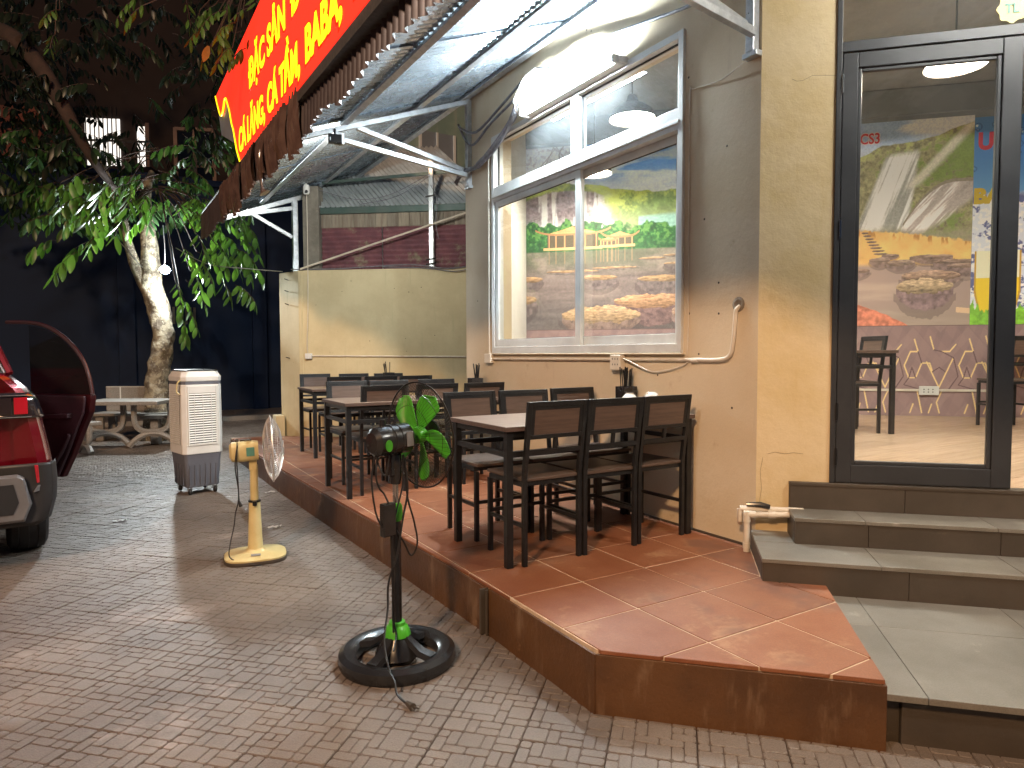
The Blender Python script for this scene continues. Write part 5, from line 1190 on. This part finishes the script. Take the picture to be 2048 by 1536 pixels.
mb = MB(); mb.loft([rr_ring(-.002, Wc+.002, -.002, Dc+.002, .04, 1.115), rr_ring(-.004, Wc+.004, -.004, Dc+.004, .04, 1.16), rr_ring(.02, Wc-.02, .02, Dc-.02, .05, 1.215)]); obj('top_cover', mb, 'coolwhite', ac, bevel=.008)
mb = MB(); mb.loft([rr_ring(.02, Wc-.02, .02, Dc-.02, .03, 1.215), rr_ring(.03, Wc-.03, .03, Dc-.03, .03, 1.228)]); obj('lid', mb, 'bplast', ac, bevel=.003)
mb = MB(); mb.box((.055, -.006, .50), (.315, .0, 1.06)); gr = obj('grille_recess', mb, 'dark', ac)
mb = MB(); mb.box((.045, -.012, .49), (.06, .001, 1.07)); mb.box((.31, -.012, .49), (.325, .001, 1.07)); mb.box((.06, -.012, .49), (.31, .001, .51)); mb.box((.06, -.012, 1.0), (.31, .001, 1.07)); obj('grille_frame', mb, 'coolwhite', ac, bevel=.003)
for k in range(21):
    z_ = .52+k*.0232; mb = MB(); mb.add([(.06, -.013, z_), (.31, -.013, z_), (.31, -.006, z_+.013), (.06, -.006, z_+.013), (.06, -.010, z_-.001), (.31, -.010, z_-.001), (.31, -.0055, z_+.010), (.06, -.0055, z_+.010)], [(0, 1, 2, 3), (7, 6, 5, 4), (0, 4, 5, 1), (2, 6, 7, 3)]); obj('louvre', mb, 'coolwhite', gr)
mb = MB()
for x_ in (.105, .185, .265): mb.box((x_, -.0148, .515), (x_+.004, -.0125, .995))
obj('grille_bar', mb, 'coolwhite', ac)
mb = MB(); mb.box((-.0065, .07, .50), (-.004, .35, 1.03)); sd = obj('side_filter', mb, 'dark', ac)
mb = MB()
for k in range(26): mb.box((-.011, .07, .505+k*.0205), (-.0068, .35, .513+k*.0205))
for k in range(13): mb.box((-.0105, .075+k*.0215, .50), (-.0066, .080+k*.0215, 1.03))
obj('side_mesh', mb, 'coolwhite', sd)
for cx, cy in ((.07, .07), (Wc-.07, .07), (.07, Dc-.07), (Wc-.07, Dc-.07)):
    mb = MB(); mb.lathe([(0, -.012), (.028, -.012), (.032, -.006), (.032, .006), (.028, .012), (0, .012)], 16, (cx, cy-.01, .032), axis='X'); w_ = obj('castor', mb, 'rubber', ac, True)
    mb = MB(); mb.box((cx-.018, cy-.02, .035), (cx-.013, cy+.02, .078)); mb.box((cx+.013, cy-.02, .035), (cx+.018, cy+.02, .078)); obj('castor_fork', mb, 'chrome', w_)
mb = MB(); mb.tube(smoothpts([(-.004, .03, 1.13), (-.03, .03, 1.10), (-.035, .04, 1.02), (-.01, .03, .99)], 5), .007, 6); obj('cord', mb, 'yellowplast', ac, True)
# ================================================================== GRANITE BENCHES AND TABLE
random.seed(99)
def uleg(mb, w, h, th, y0, xc=0):
    """H/U shaped cast leg: ring on an arched foot, in the xz plane"""
    pts_o = [(-w*.5, h), (-w*.5, h*.45), (-w*.22, h*.30), (w*.22, h*.30), (w*.5, h*.45), (w*.5, h)]
    mb.tube([(xc+x, y0, z) for x, z in smooth2([(-w*.42, h), (-w*.42, h*.62), (-w*.30, h*.42), (0, h*.36), (w*.30, h*.42), (w*.42, h*.62), (w*.42, h)])], th, 6)
    mb.tube([(xc+x, y0, z) for x, z in smooth2([(-w*.55, .03), (-w*.40, h*.20), (-w*.15, h*.32), (w*.15, h*.32), (w*.40, h*.20), (w*.55, .03)])], th*1.05, 6)
def smooth2(p):
    q = smoothpts([(a, 0, b_) for a, b_ in p], 4); return [(v.x, v.z) for v in q]
st = thing('stone_table', 'granite slab table on cast looped feet in front of the stone bench', 'table', (-1.80, 8.75, 0), R(-28))
mb = MB(); mb.box((-.50, -.36, .655), (.62, .36, .71)); obj('tabletop', mb, 'granite', st, bevel=.012)
for x_, in ((-.30,), (.38,)):
    mb = MB(); uleg(mb, .56, .65, .042, 0, 0); o = obj('leg', mb, 'granite', st, True); o.rotation_euler = (0, 0, R(20)); o.location = (x_, 0, 0)
bn = thing('stone_bench', 'granite bench with a tall backrest beside the tree trunk', 'bench', (-1.75, 10.05, 0), R(-30))
mb = MB(); mb.box((-.34, -.02, .45), (.74, .04, .86)); obj('backrest', mb, 'granite', bn, bevel=.012)
mb = MB()
for x_ in (-.10, .66): mb.box((x_-.008, -.026, .47), (x_+.008, -.019, .85))
mb.box((-.33, -.026, .845), (.73, -.019, .852)); obj('inlay_line', mb, 'iwhite', bn)
mb = MB(); mb.box((-.38, -.42, .40), (.80, -.03, .45)); obj('seat', mb, 'granite', bn, bevel=.01)
for x_ in (-.26, .60): mb = MB(); mb.box((x_-.06, -.36, 0), (x_+.06, -.30, .40)); mb.box((x_-.06, -.02, 0), (x_+.06, .06, .46)); mb.box((x_-.05, -.30, .0), (x_+.05, -.02, .06)); obj('leg', mb, 'granite', bn, bevel=.01)
b2 = thing('stone_stool_bench', 'granite bench end with curved feet behind the open car door', 'bench', (-2.62, 8.2, 0), R(25))
mb = MB(); mb.box((-.5, -.17, .40), (.5, .17, .45)); obj('seat', mb, 'granite', b2, bevel=.01)
for x_ in (-.34, .34): mb = MB(); uleg(mb, .34, .40, .038, 0, 0); o = obj('leg', mb, 'granite', b2, True); o.rotation_euler = (0, 0, PI/2); o.location = (x_, 0, 0)
s3_ = thing('granite_stool', 'granite seat with a rounded edge between the bench and the air cooler', 'bench', (-1.28, 8.9, 0), R(-30))
mb = MB(); mb.box((-.30, -.16, .40), (.34, .16, .45)); obj('seat', mb, 'granite', s3_, bevel=.014)
mb = MB(); mb.box((-.2, -.06, 0), (-.08, .06, .40)); mb.box((.14, -.06, 0), (.26, .06, .40)); obj('leg', mb, 'granite', s3_, bevel=.01)

# ================================================================== TREES
def leaf_mesh(name, L=.17, w=.062, mat='leaf'):
    vs = []; n = 6
    for i in range(n+1):
        t = i/n; ww_ = w/2*math.sin(PI*min(1, t*.93+.05))**.75; z_ = -t*L; y_ = -.035*t*t*L/.17
        vs += [(-ww_, y_-.25*ww_, z_), (0, y_, z_), (ww_, y_-.25*ww_, z_)]
    fs = []
    for i in range(n): a = 3*i; fs += [(a, a+1, a+4, a+3), (a+1, a+2, a+5, a+4)]
    me = bpy.data.meshes.new(name); me.from_pydata(vs, [], fs); me.materials.append(M[mat]); me.polygons.foreach_set('use_smooth', [True]*len(fs)); me.update(); return me
LEAF = leaf_mesh('leaf'); LEAF2 = leaf_mesh('leaf', .15, .05)
LV = np.array([v.co[:] for v in LEAF.vertices]); LF = [tuple(p.vertices) for p in LEAF.polygons]
def leaf_frames(start, dirv, L, npairs, droop=.7, size=1.):
    """a drooping sprig: returns rachis points and leaf matrices"""
    P = Vector(start); d = Vector(dirv).normalized(); pts = [P.copy()]; ms = []; seg = L/npairs
    for k in range(npairs):
        d = (d+Vector((0, 0, -droop/npairs))+Vector((random.gauss(0, .04),)*3)).normalized(); P = P+d*seg; pts.append(P.copy())
        side = d.cross(Vector((0, 0, 1))); side = side.normalized() if side.length > .05 else Vector((1, 0, 0))
        for sgn in (-1, 1):
            down = (Vector((0, 0, -1))*random.uniform(.7, 1.2)+side*sgn*random.uniform(.25, .7)+d*random.uniform(.1, .6)).normalized()
            xax = d-down*d.dot(down); xax = xax.normalized() if xax.length > .1 else side
            yax = (-down).cross(xax); s_ = size*random.uniform(.72, 1.15)
            rx = Matrix.Rotation(random.uniform(-.7, .7), 3, 'Z')
            B = Matrix((xax, yax, -down)).transposed() @ rx
            ms.append(Matrix.Translation(P+side*sgn*.01) @ (B*s_).to_4x4())
            ms[-1][3][3] = 1
    return pts, ms
def joined_leaves(name, ms, mat, parent):
    A = np.array([np.array(m) for m in ms]); V3 = np.einsum('nij,vj->nvi', A[:, :3, :3], LV)+A[:, None, :3, 3]
    me = joined_mesh(name, V3, LF, [0]*len(LF), [mat]); me.polygons.foreach_set('use_smooth', [True]*len(me.polygons))
    o = bpy.data.objects.new(name, me); COL.objects.link(o); o.parent = parent; return o
def at(xp, yp, dep): return CAM+(fw+rt2*((xp-1024)/1339.4)-up2*((yp-768)/1339.4))*dep
tree = thing('lamp_tree', 'knobbly pale trunked tree with drooping glossy leaves lit by the floodlight tied to it', 'tree')
def trunk(pts, rs, name, mat, parent, k=5, lump=.08):
    P = smoothpts(pts, k); rr_ = np.interp(np.linspace(0, 1, len(P)), np.linspace(0, 1, len(rs)), rs)
    mb = MB(); mb.tube(P, [float(r_) for r_ in rr_], 22)
    v2 = []
    for (x, y_, z_) in mb.v:
        i = min(range(len(P)), key=lambda q: (P[q]-Vector((x, y_, z_))).length_squared); c = P[i]; q = 1+lump*(math.sin(z_*17+x*31)+.7*math.sin(z_*39+y_*47+x*22)+.5*math.sin(z_*83+x*91))
        v2.append((c.x+(x-c.x)*q, c.y+(y_-c.y)*q, z_))
    mb.v = v2; return obj(name, mb, mat, parent, True)
trunk([(-1.33, 9.62, -.05), (-1.345, 9.6, .5), (-1.33, 9.58, 1.0), (-1.24, 9.5, 1.55), (-1.26, 9.55, 2.0), (-1.37, 9.62, 2.45), (-1.38, 9.68, 3.1), (-1.42, 9.8, 3.9), (-1.3, 10.1, 4.4)], [.25, .19, .17, .155, .165, .17, .12, .09, .04], 'trunk', 'bark', tree)
trunk([(-1.36, 9.6, 2.25), (-1.52, 9.65, 2.62), (-1.66, 9.72, 3.05), (-1.75, 9.9, 3.6), (-2.0, 10.2, 4.5)], [.11, .095, .07, .055, .03], 'limb', 'bark', tree, lump=.05)
br_m = MB(); singles = []; mass = []
hang = []
for _ in range(30): hang.append((random.uniform(110, 300), random.uniform(345, 440)))
for _ in range(26): hang.append((random.uniform(345, 500), random.uniform(385, 520)))
hang += [(372, 560), (362, 590), (355, 610), (380, 540), (350, 560), (400, 520), (440, 560), (470, 570), (120, 480), (165, 500), (195, 480), (230, 450), (255, 440), (175, 430), (215, 420)]
def near_lamp(x, y_): return math.hypot(x-322, y_-540)
for hx, hy in hang:
    dep = random.uniform(8.9, 10.4); p0 = at(hx, hy, dep); c0 = at(318, min(hy, 430)-20, 10.2)
    d = (p0-c0); d.z *= .25; d = d.normalized()+Vector((0, 0, random.uniform(-.15, .35)))
    pts, ms = leaf_frames(p0, d, random.uniform(.35, .6), random.choice((3, 4, 5)), random.uniform(.8, 1.4), random.uniform(1.0, 1.45))
    br_m.tube(pts, .004, 4, caps=False)
    if random.random() < .3: br_m.tube(smoothpts([c0+Vector((0, 0, .25)), (c0+p0)/2+Vector((0, 0, .25)), p0], 4), .008, 4, caps=False)
    singles += ms
# canopy above, darker, fills the top left of the picture
canopy = []
for _ in range(200):
    hx = random.uniform(-60, 470); hy = random.uniform(225, 440)
    if 150 < hx < 370 and hy < 330: continue
    p0 = at(hx, hy, random.uniform(9.3, 13))
    pts, ms = leaf_frames(p0, (random.gauss(0, 1), random.gauss(0, 1), random.uniform(-.2, .4)), random.uniform(.35, .6), 5, random.uniform(.5, 1.2), random.uniform(.9, 1.2)); br_m.tube(pts, .005, 3, caps=False); canopy += ms
obj('twigs', br_m, 'darkbark', tree)['kind'] = 'stuff'
random.shuffle(singles)
key = lambda m: (m.translation-at(322, 540, 9.9)).length
singles.sort(key=key); canopy += []
for m_ in singles[:290]: inst('leaf', LEAF, tree, m_)
joined_leaves('foliage', singles[290:], 'leaf', tree)['kind'] = 'stuff'; joined_leaves('shaded_foliage', canopy, 'leafmid', tree)['kind'] = 'stuff'
# floodlight
FLP = Vector((-1.205, 9.22, 2.70))
fd = thing('floodlight', 'blinding white floodlight tied to the tree trunk', 'floodlight', FLP, R(8))
mb = MB(); mb.box((-.07, -.01, -.05), (.07, .03, .05)); obj('housing', mb, 'dark', fd, bevel=.006)
mb = MB(); mb.lathe([(.062, -.0102), (.06, -.03), (.045, -.055), (.02, -.068), (0, -.070)], 16, axis='Y', cap=False); obj('lens', mb, 'flood', fd, True)
mb = MB(); mb.tube([(-.08, .0, .0), (-.08, .06, .03), (.08, .06, .03), (.08, 0, 0)], .007, 6); mb.tube(smoothpts([(0, .03, .03), (.02, .05, .3), (.0, .04, .7)], 5), .005, 6); obj('bracket', mb, 'galv', fd)
tw_ = thing('tree_wire', 'thin wire strung from the tree trunk across to the end of the low yellow wall', 'wire')
mb = MB(); mb.tube(smoothpts([tuple(at(285, 535, 9.7)), tuple(at(245, 490, 9.6)), tuple(at(225, 470, 9.8))], 5), .007, 5); mb.tube(smoothpts([tuple(at(352, 496, 9.6)), tuple(at(415, 528, 9.0)), tuple(at(490, 537, 8.6)), (.12, 7.1, 2.53)], 6), .006, 5); obj('wire_run', mb, 'galv', tw_, True)
# dark big tree on the left
bt = thing('dark_tree', 'large dark tree with a thick leaning limb filling the upper left', 'tree')
trunk([tuple(at(-160, 20, 9.6)), tuple(at(0, 62, 9.2)), tuple(at(70, 120, 9.0)), tuple(at(120, 200, 8.8)), tuple(at(160, 275, 8.9)), tuple(at(200, 340, 9.2)), tuple(at(250, 400, 9.8))], [.14, .12, .10, .09, .07, .05, .03], 'limb', 'darkbark', bt, lump=.04)
trunk([tuple(at(-420, 900, 10.5)), tuple(at(-330, 500, 10.5)), tuple(at(-250, 200, 10)), tuple(at(-160, 20, 9.6))], [.4, .34, .28, .20], 'trunk', 'darkbark', bt, lump=.04)
cm = []; tw2 = MB()
for _ in range(470):
    hx = random.uniform(-120, 560); hy = random.uniform(-120, 330)
    if 140 < hx < 265 and 150 < hy < 320 and random.random() < .35: continue
    if 300 < hx < 400 and 200 < hy < 360 and random.random() < .8: continue
    if hx > 200 and random.random() < .35: continue
    p0 = at(hx, hy, random.uniform(8.5, 13.5)); pts, ms = leaf_frames(p0, (random.gauss(0, 1), random.gauss(0, 1), random.uniform(-.3, .5)), random.uniform(.3, .6), 5, random.uniform(.4, 1.1), random.uniform(.8, 1.2)); cm += ms; tw2.tube(pts, .005, 3, caps=False)
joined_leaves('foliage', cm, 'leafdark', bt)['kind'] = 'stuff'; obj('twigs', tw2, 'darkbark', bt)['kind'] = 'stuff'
# low foliage that closes the view at the far left and behind the benches
ob = thing('overhanging_branch', 'leafy branch hanging in beside the left end of the red sign', 'branch')
tw3 = MB(); om = []
root = at(500, -60, 6.6)
for hx, hy in ((450, 20), (470, 45), (430, 10), (500, 15), (415, 60), (480, 70), (425, 85), (455, 5), (520, 30), (400, 20), (440, 60), (495, 95), (465, 95), (372, -5), (520, -20), (120, 20), (110, 70), (300, 5), (285, -10)):
    p0 = at(hx, hy, random.uniform(6.0, 6.8)); pts, ms = leaf_frames(p0, (random.gauss(0, .6)-.3, random.gauss(0, .6), -.2), random.uniform(.2, .36), 4, 1.2, random.uniform(.6, .85)); om += ms; tw3.tube(pts, .004, 4, caps=False); tw3.tube([root if hx > 280 else at(115, -60, 6.6), (root+p0)/2+Vector((0, 0, .05)) if hx > 280 else p0, p0], .005, 4, caps=False)
obj('twigs', tw3, 'darkbark', ob)['kind'] = 'stuff'
for m_ in om[:170]: inst('leaf', LEAF2, ob, m_)
bl = om[40]; 
mb = MB(); mb.v = [tuple((Matrix.Translation(at(417, 92, 6.0)) @ Matrix.Rotation(.3, 4, 'Y') @ Vector(v))) for v in LV.tolist()]; mb.f = LF; mb.mi = [0]*len(LF); obj('leaf', mb, 'leafbrown', ob, True, label='dry orange leaf')

# ================================================================== HOUSES ACROSS THE STREET (dim)
def box_at(parent, nm, mat, x0, x1, y0, y1, z0, z1, bevel=0):
    mb = MB(); mb.box((x0, y0, z0), (x1, y1, z1)); return obj(nm, mb, mat, parent, bevel=bevel)
hA = thing('red_house', 'dim red painted house with a lit curtained balcony behind the trees', 'house', (-2.9, 21.5, 0), R(-24))
box_at(hA, 'wall', 'redwall', -7, -.7, 0, 4, 4.2, 8.7); box_at(hA, 'wall', 'housewall', -7, 4.6, .6, 5, 0, 14)
box_at(hA, 'balcony_slab', 'housewall', .2, 2.6, -.7, .6, 6.7, 6.85)
for k in range(13): box_at(hA, 'balcony_bar', 'signdark', .25+.185*k, .27+.185*k, -.68, -.66, 6.85, 7.55)
box_at(hA, 'balcony_rail', 'signdark', .2, 2.6, -.70, -.64, 7.55, 7.60)
box_at(hA, 'lit_window', 'litcurtain', .25, 1.25, .55, .59, 6.95, 8.6)
for k in range(8): box_at(hA, 'window_bar', 'signdark', .28+.125*k, .30+.125*k, .50, .545, 6.9, 8.95)
box_at(hA, 'lit_window', 'litcurtain', 1.75, 2.0, .55, .59, 6.9, 8.4); box_at(hA, 'window_bar', 'shutter', 2.0, 2.12, .5, .58, 6.85, 8.5)
hB = thing('brown_house', 'dim brown house with pale window frames right of the lit balcony', 'house', (-.6, 20.5, 0), R(-24))
box_at(hB, 'wall', 'housewall', .0, 6.0, .6, 5, 0, 15)
for x_, w_ in ((.35, 1.15), (2.3, 1.0)):
    wv = box_at(hB, 'window', 'windark', x_, x_+w_, .56, .595, 6.3, 8.3)
    for a in (x_-.04, x_+w_/2-.05, x_+w_-.05): box_at(wv, 'frame_bar', 'shutter', a, a+.11, .50, .555, 6.2, 8.4)
    box_at(wv, 'frame_bar', 'shutter', x_, x_+w_, .51, .554, 8.32, 8.42); box_at(wv, 'frame_bar', 'shutter', x_, x_+w_, .51, .554, 7.2, 7.26)
fw_ = thing('backdrop_wall', 'long added backdrop wall far behind the tree, night haze in its dark blue', 'wall')  # added backdrop that gives the far darkness its haze tint
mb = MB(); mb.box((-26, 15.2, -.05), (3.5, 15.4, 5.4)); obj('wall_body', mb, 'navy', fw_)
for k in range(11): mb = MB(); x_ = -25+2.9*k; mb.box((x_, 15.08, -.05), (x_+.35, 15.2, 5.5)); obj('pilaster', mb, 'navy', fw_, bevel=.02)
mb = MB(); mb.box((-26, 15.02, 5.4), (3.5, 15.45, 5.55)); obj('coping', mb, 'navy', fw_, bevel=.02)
mb = MB()
for k in range(9): mb.box((-.95+.09*k, 15.14, 2.1), (-.90+.09*k, 15.19, 2.5))
obj('vent_bar', mb, 'concrete', fw_)
mb = MB(); mb.box((-16, 12.2, -.05), (2, 12.38, .09)); obj('kerb', mb, 'granite', None, kind='structure')

# ================================================================== RED CAR
ca = thing('red_car', 'dark red suv parked at the left with a rear side door standing open', 'car')
cr = at(104, 700, 4.25); CT = Matrix.Translation((cr.x, cr.y, 0)) @ rotz(R(8))        # local: x right (0 = right flank), y forward, z up
ca.matrix_world = CT
RP_ = [(-.10, .30), (-.03, .34), (.0, .457), (.006, .58), (.0, .68), (-.008, .74), (-.03, .87), (-.055, 1.0), (-.08, 1.09), (-.125, 1.17), (-.19, 1.235), (-.28, 1.285)]
prof_ = RP_+[(-1.85-u_, z_) for u_, z_ in RP_[::-1]]
def ring(y_, k, zsh=0, clipz=None): return [(-.925+(u_+.925)*k, y_, z_+zsh) for u_, z_ in prof_]
mb = MB(); mb.loft([ring(.10, .80), ring(.03, .90), ring(.05, .955), ring(.12, .985), ring(.25, 1.0), ring(1.0, 1.01), ring(2.4, 1.01), ring(3.5, .98), ring(4.05, .93, -.12), ring(4.35, .82, -.2)]); obj('body', mb, 'carred', ca, True)
cab = lambda y_, hw, z1, z0=1.25: [(-.925-hw, y_, z0), (-.925-hw*.78, y_, z1), (-.925-hw*.6, y_, z1+.03), (-.925+hw*.6, y_, z1+.03), (-.925+hw*.78, y_, z1), (-.925+hw, y_, z0)]
mb = MB(); mb.loft([cab(.20, .70, 1.27), cab(.45, .71, 1.60), cab(.9, .73, 1.64), cab(2.3, .73, 1.66), cab(3.15, .70, 1.27)]); obj('cabin_glass', mb, 'carglass', ca, True)
mb = MB(); mb.loft([[(-.925-.54, y_, z_), (-.925+.54, y_, z_), (-.925+.50, y_, z_+.03), (-.925-.50, y_, z_+.03)] for y_, z_ in ((.33, 1.60), (.8, 1.668), (2.3, 1.685), (2.6, 1.64))]); obj('roof', mb, 'carred', ca, True)
mb = MB(); mb.tube([(-.215, .16, 1.26), (-.33, .40, 1.60)], .022, 6); obj('pillar', mb, 'carred', ca, True); mb = MB(); mb.tube([(-.24, .13, 1.265), (-.37, .36, 1.60)], .008, 6); obj('chrome_strip', mb, 'chrome', ca, True)
def patch(prof, y_off, nm, mat, u_in, parent=ca, depth=.03, k=1.0):
    """strip following the rear corner profile, from its right flank inwards"""
    mb = MB(); rings = []
    for yy_, kk in ((.032, .895), (.028, .93), (.045, .965), (.115, .993), (.20, 1.004)):
        rings.append([(-.925+(u_+.925)*kk*k+.004, yy_-.012+y_off, z_) for u_, z_ in prof])
    # inward extension over the tailgate
    rings = [[(-.925+(u_+.925)*.90*k-u_in, .032-.012+y_off, z_) for u_, z_ in prof]]+rings
    vs = [p for r_ in rings for p in r_]; n = len(prof); mb.add(vs, [(i*n+j, i*n+j+1, (i+1)*n+j+1, (i+1)*n+j) for i in range(len(rings)-1) for j in range(n-1)])
    o = obj(nm, mb, mat, parent, True); sm = o.modifiers.new('thick', 'SOLIDIFY'); sm.thickness = .004; sm.offset = 0; return o
def sub(z0, z1): 
    zz = [p[1] for p in RP_]; uu = [p[0] for p in RP_]; zs = [z0]+[z for z in zz if z0+.01 < z < z1-.01]+[z1]; return [(float(np.interp(z, zz, uu)), z) for z in zs]
tl = patch(sub(.985, 1.145), -.004, 'tail_light', 'taildark', .42, k=1.004)
# lenses: separate pieces on the smoked housing
def lens(u0, u1, z0, z1, nm, mat):
    mb = MB(); q = [(u0, z0), (u1, z0), (u1, z1), (u0, z1)]; y_ = .004
    mb.extr([(a, y_, b_) for a, b_ in q], (0, .02, 0)); return obj(nm, mb, mat, tl, bevel=.004)
lens(-.60, -.30, 1.03, 1.115, 'red_lens', 'taillens'); lens(-.205, -.135, 1.01, 1.115, 'red_lens', 'taillens'); lens(-.285, -.215, 1.01, 1.115, 'dark_lens', 'taildark')
mb = MB(); mb.tube([(-.6, .0, 1.13), (-.15, .0, 1.13), (-.10, .03, 1.12)], .005, 6); mb.tube([(-.6, .0, .995), (-.15, .0, .995), (-.085, .03, .995)], .005, 6); obj('chrome_trim', mb, 'chrome', tl, True)
patch(sub(.31, .70), -.03, 'rear_bumper', 'cladding', .42, k=1.003)
mb = MB(); mb.loft([[(-.42, -.03, .34), (-.17, -.03, .34), (-.13, -.03, .45), (-.165, -.03, .62), (-.20, -.03, .645), (-.42, -.03, .645)], [(-.42, -.055, .36), (-.18, -.055, .36), (-.145, -.055, .45), (-.175, -.055, .61), (-.205, -.055, .63), (-.42, -.055, .63)]]); sk = obj('skid_plate', mb, 'skid', ca, bevel=.006)
mb = MB(); mb.extr([(-.42, -.0555, .40), (-.23, -.0555, .40), (-.20, -.0555, .47), (-.225, -.0555, .585), (-.42, -.0555, .585)], (0, -.004, 0)); obj('inset', mb, 'cladding', sk)
mb = MB(); mb.extr([(-.105, -.005, .575), (-.055, .03, .575), (-.05, .035, .68), (-.115, -.008, .69)], (0, -.018, 0)); obj('reflector', mb, 'taillens', ca, bevel=.004)
mb = MB(); mb.extr([(-.125, -.015, .52), (-.03, .05, .53), (-.03, .05, .565), (-.10, -.004, .560)], (0, -.02, 0)); obj('grey_trim', mb, 'skid', ca, bevel=.003)
mb = MB(); mb.tube([(-.295, .012, .70), (-.295, .012, 1.24)], .003, 4); obj('tailgate_gap', mb, 'dark', ca)
for wx, wy in ((-.13, .74), (-1.72, .74), (-.13, 3.35), (-1.72, 3.35)):
    wl = thing('wheel', None, None); wl.parent = ca; wl.location = (wx, wy, .345)
    mb = MB(); mb.lathe([(.205, -.10), (.21, -.11), (.30, -.115), (.335, -.095), (.345, -.06), (.347, 0), (.345, .06), (.335, .095), (.30, .115), (.21, .11)], 44, axis='X', cap=False); obj('tyre', mb, 'rubber', wl, True)
    mb = MB()
    for x_ in (-.055, 0, .055): mb.tube([(x_, .3455*math.cos(2*PI*i/44), .3455*math.sin(2*PI*i/44)) for i in range(44)], .004, 4, closed=True)
    obj('tread_groove', mb, 'dark', wl); mb = MB(); mb.lathe([(0, .05), (.05, .09), (.20, .10), (.215, .11), (.21, -.1)], 24, axis='X'); obj('rim', mb, 'skid', wl, True)
mb = MB(); mb.tube([(-.17, .45+.02*i, .30) for i in range(2)], .06, 8); mb.box((-1.6, .3, .22), (-.3, 3.9, .34)); obj('underbody', mb, 'dark', ca)
# open rear door, hinged forward
dr = thing('open_door', None, None); dr.parent = ca; hl = CT.inverted() @ Vector((-2.64, 5.07, 0)); ol = CT.inverted() @ Vector((-2.14, 4.45, 0))
ang = math.atan2((ol-hl).y, (ol-hl).x); dr.location = (hl.x, hl.y, 0); dr.rotation_euler = (0, 0, ang)
outl = [(0, .25), (.40, .25), (.54, .46), (.70, .74), (.775, .86), (.80, .98), (.79, 1.08), (.765, 1.18), (.70, 1.32), (.58, 1.45), (.42, 1.56), (.22, 1.645), (0, 1.68)]
low = [p for p in outl if p[1] <= 1.0]; belt = 1.02
lowp = [(0, .25), (.40, .25), (.54, .46), (.70, .74), (.775, .86), (.80, .98), (.80, belt), (0, belt)]
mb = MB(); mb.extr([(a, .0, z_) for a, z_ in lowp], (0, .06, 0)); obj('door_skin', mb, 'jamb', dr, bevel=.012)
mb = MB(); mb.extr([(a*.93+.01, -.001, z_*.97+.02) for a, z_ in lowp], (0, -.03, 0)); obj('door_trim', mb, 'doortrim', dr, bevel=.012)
mb = MB(); mb.beam((.12, -.05, .80), (.60, -.05, .83), .05, .04); mb.tube(smoothpts([(.14, -.04, .36), (.35, -.06, .36), (.48, -.05, .50), (.58, -.05, .66)], 4), .02, 6); obj('armrest', mb, 'doortrim', dr, bevel=.008)
fr = smoothpts([(.80, .02, belt), (.79, .02, 1.08), (.765, .02, 1.18), (.70, .02, 1.32), (.58, .02, 1.45), (.42, .02, 1.56), (.22, .02, 1.645), (0, .02, 1.68), (-.3, .02, 1.69)], 5)
mb = MB(); mb.tube(fr, .017, 8); obj('window_surround', mb, 'doortrim', dr, True)
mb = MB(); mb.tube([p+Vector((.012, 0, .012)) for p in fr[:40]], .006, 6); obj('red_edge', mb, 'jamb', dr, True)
gp = [(0, belt)]+[(.78, belt), (.745, 1.18), (.68, 1.31), (.56, 1.43), (.41, 1.54), (.21, 1.62), (0, 1.655)]
mb = MB(); mb.extr([(a, .02, z_) for a, z_ in gp], (0, .004, 0)); obj('door_glass', mb, 'carglass', dr)

# ================================================================== LITTER
def scrap(x, y, label, z=.0, s_=1., seed=0):
    r_ = random.Random(seed); t = MB(); n = 7; pts = []
    for i in range(n):
        for j in range(4): pts.append((x+s_*(i-3)*.016+r_.uniform(-.006, .006), y+s_*(j-1.5)*.014+r_.uniform(-.006, .006), z+.004+r_.uniform(0, .016)*s_))
    t.add(pts, [(i*4+j, i*4+j+1, (i+1)*4+j+1, (i+1)*4+j) for i in range(n-1) for j in range(3)])
    o = obj('paper_scrap', t, 'paper', None, True, label=label, category='litter', group='white paper scraps on the ground'); return o
scrap(-1.945, 3.738, 'crumpled white tissue on the pavement between the car and the cream fan', seed=1)
scrap(-.652, 4.263, 'small white paper scrap by the platform edge behind the cream fan', seed=2)
scrap(-.893, 2.846, 'pale crumpled paper scrap lying right of the cream fan column', seed=3)
scrap(-2.289, 6.266, 'tiny white scrap on the pavement below the open car door', s_=.6, seed=4)
